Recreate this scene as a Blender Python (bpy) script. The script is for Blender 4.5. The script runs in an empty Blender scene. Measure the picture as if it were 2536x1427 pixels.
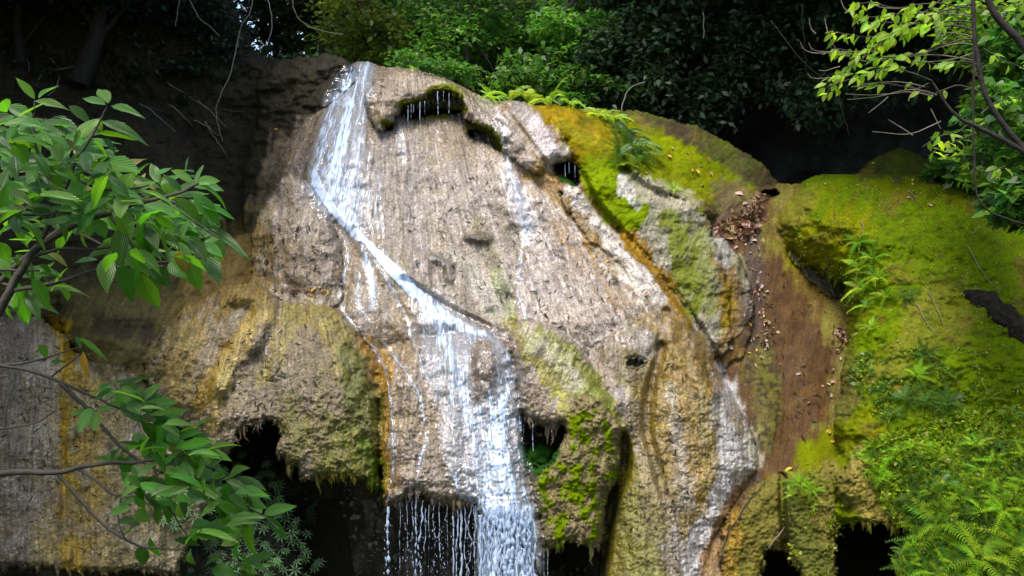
import bpy, math, random
import numpy as np
from mathutils import Vector, Matrix, Quaternion
R = math.radians
random.seed(7); rng = np.random.default_rng(7)
sc = bpy.context.scene
COL = sc.collection

# ------------------------------------------------------------------ camera, sky, sun, exposure
CAM_D = 14.0                       # metres from the lens to the middle of the cliff
cam_data = bpy.data.cameras.new('camera'); cam = bpy.data.objects.new('camera', cam_data); COL.objects.link(cam)
cam.location = (0, -CAM_D, 0); cam.rotation_euler = (R(90), 0, 0)
cam_data.sensor_width = 36; cam_data.lens = 36*CAM_D/12.68; cam_data.clip_end = 500
sc.camera = cam
SUN_EL, SUN_AZ = R(62), R(200)      # azimuth clockwise from +Y: light comes over the viewer's left shoulder
world = bpy.data.worlds.new('World'); sc.world = world; world.use_nodes = True
wn = world.node_tree.nodes; wl = world.node_tree.links; wn.clear()
sky = wn.new('ShaderNodeTexSky'); sky.sky_type = 'NISHITA'; sky.sun_disc = False
sky.sun_elevation = SUN_EL; sky.sun_rotation = SUN_AZ; sky.air_density = 1.0; sky.dust_density = 2.5
bgn = wn.new('ShaderNodeBackground'); bgn.inputs[1].default_value = 0.125
wo = wn.new('ShaderNodeOutputWorld'); wl.new(sky.outputs[0], bgn.inputs[0]); wl.new(bgn.outputs[0], wo.inputs[0])
sun_d = bpy.data.lights.new('sun', 'SUN'); sun_d.energy = 1.5; sun_d.angle = R(17); sun_d.color = (1.0, 0.955, 0.88)
sun = bpy.data.objects.new('sun', sun_d); COL.objects.link(sun)
sdir = Vector((math.sin(SUN_AZ)*math.cos(SUN_EL), math.cos(SUN_AZ)*math.cos(SUN_EL), math.sin(SUN_EL)))
sun.rotation_euler = sdir.to_track_quat('Z', 'Y').to_euler(); sun.location = (-4, -6, 30)
vs = sc.view_settings; vs.view_transform = 'Standard'; vs.look = 'None'; vs.gamma = 1; vs.use_curve_mapping = False
vs.exposure = 1.45
sc.render.engine = 'CYCLES'
sc.cycles.max_bounces = 8; sc.cycles.diffuse_bounces = 3; sc.cycles.transparent_max_bounces = 24
sc.cycles.use_denoising = True

# ------------------------------------------------------------------ helpers
W0, H0 = 2536.0, 1427.0
def at(px, py, d=0.0):
    """a point seen at (px,py) of the photograph and standing d metres behind the middle plane"""
    k = (CAM_D+d)/CAM_D/200.0
    return Vector(((px-1268)*k, d, (713.5-py)*k))
def ppm(d): return 200.0*CAM_D/(CAM_D+d)
def tag(o, label=None, cat=None, group=None, kind=None):
    if label: o['label'] = label
    if cat: o['category'] = cat
    if group: o['group'] = group
    if kind: o['kind'] = kind
    return o
def link(name, me, parent=None, mat=None):
    o = bpy.data.objects.new(name, me); COL.objects.link(o)
    if parent is not None: o.parent = parent
    if mat is not None and me is not None and not me.materials: me.materials.append(mat)
    return o
def empty(name, loc, rot=(0, 0, 0)):
    o = bpy.data.objects.new(name, None); COL.objects.link(o); o.location = loc; o.rotation_euler = rot
    o.empty_display_size = 0.1
    return o
def np_mesh(name, co, faces, smooth=True):
    """co (n,3) array, faces (m,k) array (k = 3 or 4)"""
    co = np.asarray(co, np.float32); faces = np.asarray(faces, np.int32)
    me = bpy.data.meshes.new(name); k = faces.shape[1]; m = faces.shape[0]
    me.vertices.add(len(co)); me.vertices.foreach_set('co', co.ravel())
    me.loops.add(m*k); me.loops.foreach_set('vertex_index', faces.ravel())
    me.polygons.add(m); me.polygons.foreach_set('loop_start', np.arange(0, m*k, k, dtype=np.int32))
    if smooth: me.polygons.foreach_set('use_smooth', np.ones(m, bool))
    me.update(calc_edges=True)
    return me
def add_col(me, name, rgb):
    a = me.color_attributes.new(name, 'FLOAT_COLOR', 'POINT')
    v = np.ones((len(me.vertices), 4), np.float32); v[:, :rgb.shape[1]] = rgb
    a.data.foreach_set('color', v.ravel())
def add_uv(me, uv, name='flow'):
    l = me.uv_layers.new(name=name); idx = np.empty(len(me.loops), np.int32); me.loops.foreach_get('vertex_index', idx)
    l.data.foreach_set('uv', np.asarray(uv, np.float32)[idx].ravel())

def _h(ix, iy, seed):
    n = (ix*374761393 + iy*668265263 + seed*2147483647*3 + 12345) & 0xffffffff
    n = ((n ^ (n >> 13))*1274126177) & 0xffffffff
    return ((n ^ (n >> 16)) & 0xffff)/65535.0
def vnoise(x, y, seed=0):
    """smooth noise, about -1..1"""
    x = np.asarray(x, float); y = np.asarray(y, float)
    ix = np.floor(x).astype(np.int64); iy = np.floor(y).astype(np.int64); fx = x-ix; fy = y-iy
    def g(a, b, dx, dy):
        t = _h(a, b, seed)*2*np.pi
        return np.cos(t)*dx + np.sin(t)*dy
    ux = fx*fx*fx*(fx*(fx*6-15)+10); uy = fy*fy*fy*(fy*(fy*6-15)+10)
    n0 = g(ix, iy, fx, fy)*(1-ux)+g(ix+1, iy, fx-1, fy)*ux
    n1 = g(ix, iy+1, fx, fy-1)*(1-ux)+g(ix+1, iy+1, fx-1, fy-1)*ux
    return (n0*(1-uy)+n1*uy)*1.5
def fbm(x, y, seed=0, o=4, gain=.5):
    s = 0; a = 1; t = 0
    for i in range(o):
        s = s+a*vnoise(x*2**i+i*17.3, y*2**i-i*9.1, seed+i); t += a; a *= gain
    return s/t
def ridged(x, y, seed=0, o=3):
    s = 0; a = 1; t = 0
    for i in range(o):
        s = s+a*(1-2*np.abs(vnoise(x*2**i+i*7.7, y*2**i+i*3.1, seed+i))); t += a; a *= .5
    return s/t
def sst(a, b, x):
    t = np.clip((x-a)/(b-a), 0, 1); return t*t*(3-2*t)

# ------------------------------------------------------------------ cliff relief: sheets of flowstone laid over each other
STEP = 2.85
gx = np.arange(-330, 2860, STEP); gy = np.arange(-340, 1640, STEP)
# finer rows where the picture is, coarser above the crest
gy = np.concatenate([np.arange(-340, 110, 7.0), np.arange(110, 1440, STEP), np.arange(1440, 1700, 6.5)])
X, Y = np.meshgrid(gx, gy)
NX, NY = len(gx), len(gy)
sub = 3
cxi = np.linspace(-330, 2860, NX//sub); cyi = np.linspace(-340, 1700, int(2040/8.5))
CX, CY = np.meshgrid(cxi, cyi)
_fu = (X-cxi[0])/(cxi[1]-cxi[0]); _fv = (Y-cyi[0])/(cyi[1]-cyi[0])
_iu = np.clip(_fu.astype(int), 0, len(cxi)-2); _iv = np.clip(_fv.astype(int), 0, len(cyi)-2)
_fu = np.clip(_fu-_iu, 0, 1); _fv = np.clip(_fv-_iv, 0, 1)
def up(c):
    return ((c[_iv, _iu]*(1-_fu)+c[_iv, _iu+1]*_fu)*(1-_fv)+(c[_iv+1, _iu]*(1-_fu)+c[_iv+1, _iu+1]*_fu)*_fv)
def chaikin(p, n=2, closed=True):
    p = [tuple(q) for q in p]
    for _ in range(n):
        q = []; m = len(p)
        if not closed: q.append(p[0])
        for i in range(m if closed else m-1):
            a = p[i]; b = p[(i+1) % m]
            q.append(tuple(.75*u+.25*v for u, v in zip(a, b))); q.append(tuple(.25*u+.75*v for u, v in zip(a, b)))
        if not closed: q.append(p[-1])
        p = q
    return p
def sdf_poly(pts, smooth=2):
    """signed distance in photo pixels, positive inside"""
    p = np.array(chaikin(pts, smooth) if smooth else pts, float); q = np.roll(p, -1, 0)
    d = np.full(CX.shape, 1e9); ins = np.zeros(CX.shape, bool)
    for (ax, ay), (bx, by) in zip(p, q):
        ex, ey = bx-ax, by-ay; L = ex*ex+ey*ey+1e-9
        t = np.clip(((CX-ax)*ex+(CY-ay)*ey)/L, 0, 1)
        d = np.minimum(d, (CX-ax-t*ex)**2+(CY-ay-t*ey)**2)
        c = ((ay > CY) != (by > CY)) & (CX < (bx-ax)*(CY-ay)/(by-ay+1e-12)+ax)
        ins ^= c
    return up(np.sqrt(d)*np.where(ins, 1, -1))
def sdf_line(pts, smooth=2):
    """pts (x,y,halfwidth): distance inside the stroke, positive inside; also position along it 0..1"""
    p = np.array(chaikin(pts, smooth, False), float)
    best = np.full(CX.shape, -1e9)
    for a, b in zip(p[:-1], p[1:]):
        ex, ey = b[0]-a[0], b[1]-a[1]; L = ex*ex+ey*ey+1e-9
        t = np.clip(((CX-a[0])*ex+(CY-a[1])*ey)/L, 0, 1)
        dd = a[2]+(b[2]-a[2])*t-np.sqrt((CX-a[0]-t*ex)**2+(CY-a[1]-t*ey)**2)
        best = np.maximum(best, dd)
    return up(best)

# noises shared by the layers
n_big = fbm(X/260, Y/260, 1, 3); n_mid = fbm(X/90, Y/90, 5, 3); n_sm = fbm(X/30, Y/30, 9, 3)
n_fing = fbm(X/13, Y/70, 21, 3); n_fine = fbm(X/9, Y/9, 31, 2)
U = X.copy(); V = Y.copy()            # flow coordinates (across, along), photo pixels
OWN = np.zeros(X.shape, np.int32)     # which body owns the place
DEP = np.full(X.shape, 60.0)
BODIES = ['void']
def flow_polar(fx, fy, k): return np.arctan2(X-fx, Y-fy)*k, np.hypot(X-fx, Y-fy)
def flow_skew(ang): c, s = math.cos(ang), math.sin(ang); return X*c-Y*s, X*s+Y*c
def shell(body, pts, dep, Rr, B, flow=None, k=.10, jag=3.0, jf=None, smooth=2, bulge=0, ybend=None):
    """lay one body of rock: dep = (d0, xc, yc, slope x, slope y) in metres per 1000 px; its rim rolls back by B over Rr px"""
    global DEP, OWN, U, V
    if body not in BODIES: BODIES.append(body)
    i = BODIES.index(body)
    s = sdf_poly(pts, smooth) + jag*(n_sm*1.6+n_fine*.8+n_mid*3.0)
    if jf is not None: s = s+jf*n_fing
    d0, xc, yc, ax, ay = dep
    Ye = Y if ybend is None else np.minimum(Y, ybend)+.2*np.maximum(Y-ybend, 0)
    D = d0+ax*(X-xc)/1000+ay*(Ye-yc)/1000
    t = np.clip(s/Rr, 0, 1)
    D = D+B*(1-np.sqrt(np.clip(1-(1-t)**2, 0, 1)))-bulge*sst(0, Rr*2.5, s)
    D = np.where(s > 0, D, 60)
    m = D < DEP
    h = np.clip(.5+.5*(DEP-D)/k, 0, 1)
    sm = DEP*(1-h)+D*h-k*h*(1-h)
    both = (DEP < 50) & (D < 50)
    new = np.where(both, sm, np.minimum(DEP, D))
    OWN = np.where(m, i, OWN)
    if flow is not None: U = np.where(m, flow[0], U); V = np.where(m, flow[1], V)
    DEP = new
CAVE = np.zeros(X.shape)
def cave(pts, depth, jag=5, jf=9, lip=.10, lipw=16, rel=False, smooth=1):
    """carve a hollow: everything inside goes back to 'depth' (or back by 'depth')"""
    global DEP, CAVE
    s = sdf_poly(pts, smooth)+jag*(n_sm*1.3+n_fine)+jf*n_fing
    DEP = DEP+lip*np.clip(1+s/lipw, 0, 1)**2*(s <= 0)*(DEP < 50)
    tgt = (DEP+depth) if rel else np.full(X.shape, float(depth))
    w = sst(0, 7, s)
    DEP = np.where((s > 0) & (DEP < 50), np.maximum(DEP, DEP*(1-w)+tgt*w), DEP)
    CAVE = np.maximum(CAVE, sst(0, 6, s))
def groove(pts, depth, soft=1.0):
    """push a line in (depth > 0) or raise a rib (depth < 0)"""
    global DEP
    s = sdf_line(pts)+2*n_sm
    w = max(p[2] for p in pts)
    DEP = DEP+np.where(DEP < 50, depth*sst(-w*soft, w*.7, s), 0)

dome_f = flow_polar(985, -260, 900)
vert_f = flow_skew(0)
# back wall of the ravine and the shaded slope on the left
shell('rock_wall', [(-500, -500), (400, -500), (520, -100), (600, 60), (650, 135), (700, 142), (760, 136), (830, 128), (880, 150), (960, 300), (1300, 700), (1700, 700), (1800, 900), (2400, 900), (2900, 1000), (2900, 1900), (-500, 1900)],
      (3.6, 600, 500, 0.3, -1.6), 60, .9, flow_skew(.15), jag=5)
shell('rock_wall', [(-500, 60), (-60, 100), (180, 215), (300, 240), (420, 280), (520, 420), (560, 620), (430, 760), (300, 830), (100, 900), (-500, 900)],
      (2.6, 200, 500, 0.3, -1.2), 200, .9, flow_skew(-.1), k=.3)
shell('rock_wall', [(640, 165), (700, 148), (800, 134), (880, 150), (930, 260), (860, 560), (700, 640), (600, 600), (600, 420), (640, 300)],
      (3.1, 760, 300, 0.5, -1.2), 200, .5, flow_skew(-.2), k=.7)
# shaded bowl between the left column and the dome
shell('rock_wall', [(120, 720), (260, 690), (460, 640), (620, 560), (700, 640), (640, 800), (460, 960), (330, 1000), (200, 930)],
      (1.15, 400, 800, -.3, -2.4), 120, .6, flow_skew(-.5), k=.45)
# far mossy mounds on the right and the ridge behind the dome
shell('mossy_mound', [(2080, 470), (2130, 420), (2180, 378), (2240, 358), (2300, 395), (2380, 430), (2500, 440), (2900, 500), (2900, 800), (2300, 800), (2080, 600)],
      (3.6, 2250, 450, 0, -2), 70, .9, flow_skew(0), k=.2)
shell('mossy_ridge', [(1330, 300), (1450, 262), (1540, 272), (1620, 280), (1700, 305), (1780, 338), (1850, 378), (1900, 418), (1950, 470), (1960, 520), (1850, 600), (1600, 640), (1400, 520)],
      (2.4, 1650, 400, 1.3, -3.0), 110, 1.3, flow_skew(-.9), k=.2)
shell('mossy_ridge', [(1280, 262), (1330, 254), (1400, 262), (1480, 285), (1550, 325), (1590, 380), (1700, 450), (1780, 500), (1770, 560), (1640, 600), (1540, 570), (1460, 520), (1400, 400)],
      (1.9, 1500, 400, .8, -2.6), 70, .8, flow_skew(-.6), k=.15)
# brown gully between the dome and the big mound
shell('gully_slope', [(1740, 500), (1850, 475), (1960, 440), (2080, 500), (2180, 640), (2180, 900), (2160, 1100), (2050, 1300), (1880, 1500), (1680, 1500), (1640, 1150), (1700, 800)],
      (1.55, 1900, 800, .6, -2.7), 60, .3, flow_skew(-.12), k=.2, jag=3)
# main dome
shell('flowstone_dome', [(835, 190), (872, 150), (905, 149), (950, 164), (1010, 166), (1080, 184), (1150, 214), (1215, 246), (1290, 249), (1340, 263), (1385, 300), (1412, 350), (1432, 420), (1470, 500), (1540, 575), (1610, 640), (1680, 720), (1745, 830), (1790, 930), (1835, 1010), (1870, 1090), (1885, 1165), (1840, 1220), (1780, 1290), (1745, 1500), (1740, 1900), (900, 1900), (880, 1300), (760, 1100), (640, 950), (560, 800), (600, 640), (625, 545), (655, 455), (690, 370), (714, 306), (752, 252)],
      (.95, 1150, 700, .1, -2.75), 230, .45+1.6*sst(1350, 850, X)+.9*sst(420, 150, Y), dome_f, k=.2, jag=1.5, ybend=800)
# two upper lobes of the dome
shell('flowstone_dome', [(905, 235), (930, 195), (985, 172), (1060, 182), (1130, 212), (1190, 255), (1245, 330), (1252, 392), (1238, 340), (1190, 312), (1154, 300), (1146, 268), (1060, 272), (984, 280), (958, 330), (915, 300)],
      (1.80, 1080, 260, .2, -2.6), 110, .30, dome_f, k=.4, jag=4)
shell('flowstone_dome', [(1195, 290), (1215, 252), (1290, 252), (1338, 268), (1380, 305), (1410, 355), (1425, 400), (1365, 410), (1330, 440), (1290, 420), (1240, 370)],
      (1.78, 1310, 330, .3, -2.6), 70, .38, flow_skew(-.65), k=.25, jag=4)
# left upper slab and the strip along the left edge
shell('flowstone_dome', [(640, 520), (700, 430), (745, 440), (800, 510), (840, 570), (856, 660), (850, 770), (700, 790), (625, 760), (620, 620)],
      (.85, 740, 600, -.1, -1.9), 110, .30, flow_skew(-.08), k=.35, jag=5)
# pale block on the right of the dome
shell('pale_rock', [(1380, 430), (1520, 415), (1600, 440), (1700, 490), (1770, 560), (1800, 700), (1815, 830), (1770, 900), (1640, 840), (1560, 700), (1480, 600), (1400, 520)],
      (1.38, 1620, 620, .25, -1.45), 130, .28, flow_skew(-.35), k=.5, jag=7)
# long grey tongue beside the gully
shell('pale_rock', [(1740, 590), (1790, 580), (1840, 640), (1870, 760), (1850, 880), (1800, 900), (1780, 960), (1720, 860), (1700, 700)],
      (1.46, 1800, 740, .25, -1.1), 100, .2, flow_skew(-.05), k=.6, jag=4)
# right lower body of the cascade: three ribs
shell('flowstone_dome', [(1440, 860), (1560, 780), (1650, 760), (1720, 830), (1780, 930), (1835, 1010), (1878, 1100), (1880, 1170), (1800, 1270), (1750, 1400), (1730, 1800), (1480, 1800), (1490, 1400), (1525, 1250), (1530, 1120), (1400, 1020)],
      (.15, 1650, 1050, .40, -1.6), 110, .5, flow_skew(.02), k=.15, jag=3)
shell('flowstone_dome', [(1640, 860), (1700, 850), (1760, 930), (1790, 1040), (1790, 1160), (1760, 1290), (1700, 1420), (1670, 1400), (1640, 1250), (1605, 1120), (1600, 1000)],
      (.05, 1700, 1100, .3, -1.3), 50, .28, flow_skew(.03), k=.1, jag=3)
# band across the middle that overhangs the bottom lobes (the dome's lower right shoulder)
shell('flowstone_dome', [(1260, 800), (1330, 790), (1400, 830), (1450, 880), (1520, 960), (1545, 1020), (1540, 1120), (1480, 1160), (1400, 1080), (1300, 1060), (1270, 960)],
      (.0, 1380, 930, .5, -1.5), 60, .5, flow_skew(-.45), k=.12, jag=4, jf=4)
# left big lobe
shell('left_lobe', [(345, 900), (390, 815), (470, 745), (560, 708), (650, 700), (700, 735), (820, 742), (890, 800), (940, 880), (955, 1000), (950, 1150), (945, 1230), (880, 1240), (740, 1240), (600, 1180), (500, 1110), (400, 1010)],
      (-.15, 650, 950, -.15, -1.6), 150, .60+.35*sst(600, 800, X), flow_polar(700, 300, 700), k=.12, jag=4, jf=4)
# central curtain under the stream
shell('flowstone_dome', [(930, 900), (1000, 840), (1100, 830), (1200, 830), (1280, 850), (1290, 1000), (1310, 1150), (1345, 1300), (1350, 1460), (1180, 1460), (1170, 1270), (950, 1270), (935, 1100)],
      (-.25, 1120, 1050, .1, -2.0), 90, .5, flow_polar(1100, 200, 900), k=.15, jag=3, jf=4)
# green curtain between the two lower caves
shell('green_curtain', [(1395, 960), (1470, 950), (1530, 1020), (1548, 1100), (1535, 1180), (1500, 1230), (1508, 1300), (1480, 1380), (1440, 1400), (1350, 1420), (1328, 1300), (1300, 1190), (1310, 1100), (1380, 1080)],
      (-.35, 1420, 1150, .3, -.9), 60, .6, flow_skew(-.12), k=.08, jag=5, jf=5)
# flowstone column in the lower left corner
shell('left_column', [(-500, 740), (0, 775), (110, 790), (160, 830), (190, 890), (290, 900), (380, 960), (460, 1060), (550, 1200), (600, 1500), (600, 1800), (-500, 1800)],
      (.2, 200, 1100, .1, -1.1), 110, .7, flow_skew(0), k=.2, jag=4)
shell('left_column', [(150, 900), (200, 880), (290, 960), (350, 1050), (400, 1200), (420, 1500), (160, 1500), (165, 1200)],
      (.0, 250, 1150, .1, -.8), 60, .3, flow_skew(.02), k=.25, jag=2)
# the big right mound, its lower bulge and the fern bank
shell('mossy_mound', [(1895, 560), (1925, 505), (1975, 455), (2020, 434), (2080, 428), (2130, 428), (2220, 428), (2330, 440), (2430, 470), (2540, 560), (2700, 640), (2950, 700), (2950, 1000), (2500, 1100), (2130, 1000), (2090, 860), (2100, 740), (2030, 690), (1960, 640)],
      (.75, 2250, 650, -.9, -3.4), 190, 1.5, flow_skew(-.3), k=.25, jag=2.5)
shell('mossy_mound', [(2110, 780), (2200, 740), (2400, 740), (2600, 760), (2950, 800), (2950, 1300), (2400, 1400), (2150, 1250), (2060, 1100), (2080, 960)],
      (-.25, 2300, 950, -.9, -2.6), 140, .8, flow_skew(-.3), k=.35, jag=3)
shell('fern_bank', [(2000, 1160), (2120, 1100), (2250, 1060), (2500, 1000), (2950, 950), (2950, 1900), (2060, 1900), (2100, 1500), (2060, 1300)],
      (-.9, 2350, 1250, -1.2, -2.2), 120, .7, flow_skew(-.2), k=.35, jag=6)
# ledge rocks at the foot of the gully
shell('ledge_rock', [(1790, 1290), (1850, 1220), (1900, 1180), (1945, 1170), (1965, 1250), (1960, 1400), (1960, 1700), (1740, 1700), (1750, 1450)],
      (-.15, 1860, 1300, -.2, -1.0), 45, .45, flow_skew(-.1), k=.1, jag=5, jf=3)
shell('ledge_rock', [(1940, 1180), (2000, 1150), (2080, 1130), (2130, 1180), (2150, 1300), (2130, 1420), (2100, 1700), (1950, 1700), (1945, 1400), (1935, 1250)],
      (-.35, 2030, 1280, -.3, -1.0), 45, .4, flow_skew(0), k=.07, jag=4, jf=3)
shell('ledge_rock', [(2060, 1180), (2150, 1110), (2260, 1120), (2330, 1200), (2300, 1300), (2200, 1300), (2110, 1290), (2080, 1250)],
      (-.65, 2170, 1220, -.5, -1.0), 40, .35, flow_skew(0), k=.1, jag=6, jf=5)

# folds, ribs and cracks
for pts, dp in [
    ([(1640, 860, 9), (1610, 960, 10), (1598, 1060, 11), (1625, 1150, 9), (1645, 1230, 6)], .16),
    ([(1545, 1080, 4), (1550, 1110, 8), (1548, 1160, 13), (1515, 1250, 12), (1500, 1330, 12), (1488, 1430, 12)], .35),
    ([(1650, 770, 7), (1640, 840, 9), (1610, 880, 6)], .07),
    ([(1438, 430, 8), (1470, 505, 9), (1530, 570, 9)], .22),
    ([(1535, 570, 7), (1640, 690, 7), (1700, 770, 8), (1765, 860, 8), (1790, 940, 7)], .1),
    ([(1765, 860, 10), (1800, 950, 12), (1850, 1060, 12), (1880, 1150, 10)], .04),
    ([(1270, 800, 9), (1330, 830, 10), (1420, 890, 8), (1520, 990, 7)], .05),
    ([(940, 860, 9), (945, 960, 12), (948, 1060, 12), (948, 1170, 8)], .03),
    ([(835, 560, 10), (870, 620, 14), (960, 730, 14), (1040, 830, 10)], .06),
    ([(1000, 690, 6), (1100, 760, 8), (1210, 810, 6)], .09),
    ([(650, 700, 14), (740, 725, 20), (850, 728, 12)], .06),
    ([(560, 730, 20), (640, 722, 22), (662, 760, 20), (640, 820, 22), (590, 880, 22), (545, 960, 18)], -.16),
    ([(1195, 835, 14), (1200, 900, 30), (1195, 960, 16)], -.12),
    ([(1185, 590, 10), (1215, 640, 14), (1250, 720, 10)], -.05),
    ([(1070, 630, 12), (1110, 650, 12), (1115, 690, 8)], -.06),
    ([(1160, 585, 10), (1205, 590, 10)], -.10),
    ([(1240, 260, 7), (1300, 340, 7), (1370, 430, 7)], .08),
    ([(1310, 265, 8), (1360, 330, 8), (1395, 385, 8)], -.05),
    ([(1935, 1180, 5), (1938, 1260, 6), (1948, 1390, 8)], .25),
    ([(1545, 420, 7), (1600, 470, 8), (1700, 505, 8)], .15),
    ([(1860, 900, 16), (1900, 980, 24), (1910, 1060, 14)], -.08),
    ([(1560, 285, 10), (1680, 340, 10), (1800, 420, 8)], .05),
    ([(2000, 500, 18), (2100, 560, 24), (2180, 600, 20)], -.10),
    ([(2430, 540, 14), (2536, 620, 16)], .12),
    ([(160, 800, 10), (170, 1000, 12), (165, 1380, 12)], -.08),
    ([(535, 930, 8), (530, 1000, 8), (540, 1060, 8)], -.05),
]: groove(pts, dp)

# curtains of small stone: fluting along the flow plus crust
own = lambda n: (OWN == BODIES.index(n)).astype(float)
flute_w = .6*own('flowstone_dome')+.9*own('left_lobe')+.8*own('green_curtain')+.8*own('left_column')+.3*own('pale_rock')+.5*own('ledge_rock')+.12*own('gully_slope')+.08*own('mossy_mound')+.2*own('fern_bank')+.25*own('rock_wall')+.15*own('mossy_ridge')
lowc = sst(820, 1050, Y)
crust_w = own('flowstone_dome')*(.45+.9*lowc)+own('left_lobe')*(.8+.7*lowc)+own('green_curtain')*2.2+own('left_column')*.9+own('pale_rock')*1.3+own('ledge_rock')*1.7+own('gully_slope')*.16+own('mossy_mound')*.14+own('fern_bank')*.8+own('rock_wall')*.45+own('mossy_ridge')*.5
Uw = U+14*n_mid+5*n_sm; famp = sst(-.35, .4, fbm(X/150, Y/150, 47, 2))
DET = -(flute_w*famp*(.045*ridged(Uw/64, V/520, 41, 2)+.022*fbm(Uw/15, V/170, 45, 2)))
low = sst(840, 1020, Y)
crkf = fbm(Uw/9, V/42, 51, 4, .6); crki = fbm(X/17, Y/13, 53, 4, .6); pits = sst(.40, .62, vnoise(X/8, Y/6, 57)+.35*n_sm)
upw = own('flowstone_dome')*(1-low)
crust_w = crust_w*(1-.4*upw)
DET -= crust_w*((.018*crkf)*(1-.4*low)+.013*crki*(1-.75*upw)-.018*pits*sst(0, .4, n_mid)+.006*vnoise(X/6.2, Y/5.6, 61)*(1+low))
fold = fbm(Uw/105, V/600, 91, 3)
DET -= .16*fold*own('flowstone_dome')*sst(200, 420, Y)+.10*fold*(own('left_lobe')+own('left_column'))
stp = fbm(X/120, Y/55, 95, 3); DET -= .05*stp*(.35*own('flowstone_dome')+own('left_lobe')*.5+own('pale_rock')*1.5+own('rock_wall')*2)
DET -= own('rock_wall')*sst(600, 200, Y)*(.22*fbm(X/70, Y/50, 97, 4)+.05*fbm(X/18, Y/16, 99, 3))
DET -= (own('mossy_mound')+own('fern_bank'))*(.10*fbm(X/75, Y/48, 185, 4, .6)+.03*fbm(X/22, Y/15, 187, 3))
DET -= .10*n_big+.06*n_mid*(1-.7*own('gully_slope'))+.03*n_sm*(1-.6*own('gully_slope'))
# scalloped ripples on the lower curtains
rip = np.sin(V/5.2+2.2*vnoise(U/26, V/30, 71)+1.5*vnoise(U/9, V/18, 73))
DET -= .007*rip*sst(-.2, .4, n_mid)*(own('flowstone_dome')*lowc+own('left_lobe')*.5*lowc+.3*own('left_column'))
# knobbly lumps on the moss curtains
lump = .30-.55*fbm(X/30, Y/36, 81, 4, .6)
DET -= (.14*(own('green_curtain')+.6*own('ledge_rock'))+.09*own('left_lobe')*sst(860, 1000, Y)*sst(700, 780, X))*(1-2*lump)*.6
DEP = np.where(DEP < 50, DEP+DET, DEP)

# hollows
cave([(548, 1120), (575, 1112), (592, 1060), (640, 1045), (690, 1040), (705, 1075), (680, 1110), (690, 1150), (720, 1180), (560, 1190)], 3.2, jag=5, jf=12)
cave([(540, 1130), (700, 1120), (712, 1158), (735, 1150), (742, 1186), (850, 1176), (935, 1190), (955, 1245), (975, 1262), (1003, 1228), (1030, 1205), (1060, 1236), (1110, 1246), (1150, 1236), (1190, 1262), (1215, 1300), (1300, 1345), (1338, 1420), (1350, 1460), (1350, 1900), (330, 1900), (430, 1430), (500, 1300), (520, 1200)], 3.0, jag=4, jf=13)
cave([(-400, 1398), (100, 1402), (250, 1416), (340, 1408), (420, 1424), (600, 1420), (600, 1900), (-400, 1900)], 2.6, jag=3, jf=7, smooth=0)
cave([(1290, 1028), (1335, 1048), (1370, 1062), (1398, 1040), (1405, 1080), (1380, 1120), (1345, 1165), (1310, 1140), (1292, 1080)], .75, jag=3, jf=7, lip=.12)
cave([(1362, 1352), (1395, 1338), (1440, 1342), (1475, 1360), (1492, 1340), (1490, 1460), (1490, 1900), (1345, 1900), (1350, 1420)], 2.6, jag=4, jf=8)
cave([(985, 262), (1012, 250), (1040, 245), (1062, 232), (1075, 218), (1120, 222), (1145, 238), (1152, 262), (1148, 288), (1100, 284), (1060, 290), (1030, 300), (990, 296)], .55, jag=2, jf=5, rel=True, lip=.06, lipw=12)
cave([(1152, 318), (1190, 318), (1225, 335), (1243, 360), (1250, 384), (1225, 372), (1195, 352), (1155, 345)], .28, jag=3, jf=5, rel=True, lip=.05, lipw=10)
cave([(940, 302), (975, 306), (978, 328), (955, 328)], .2, jag=2, jf=4, rel=True, lip=.05, lipw=8)
cave([(1362, 402), (1400, 398), (1424, 402), (1436, 430), (1440, 468), (1410, 462), (1375, 440)], .7, jag=2, jf=4, rel=True, lip=.06, lipw=12)
cave([(1545, 890), (1575, 884), (1602, 888), (1600, 908), (1552, 912)], .2, jag=5, jf=6, rel=True, lip=.06, lipw=12)
cave([(1950, 618), (1975, 628), (1992, 655), (2040, 678), (2075, 690), (2098, 700), (2094, 735), (2066, 742), (2030, 720), (1990, 680), (1955, 640)], 1.9, jag=3, jf=6, lip=.1)
cave([(1882, 1370), (1930, 1350), (1952, 1385), (1990, 1410), (1980, 1500), (1890, 1500)], 1.8, jag=5, jf=5)
cave([(2062, 1320), (2100, 1288), (2160, 1298), (2215, 1292), (2262, 1320), (2230, 1370), (2210, 1500), (2080, 1500)], 1.6, jag=5, jf=7)
cave([(1878, 470), (1935, 466), (1930, 490), (1882, 495)], .5, jag=2, jf=2, rel=True, lip=.04, lipw=8)
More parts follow.
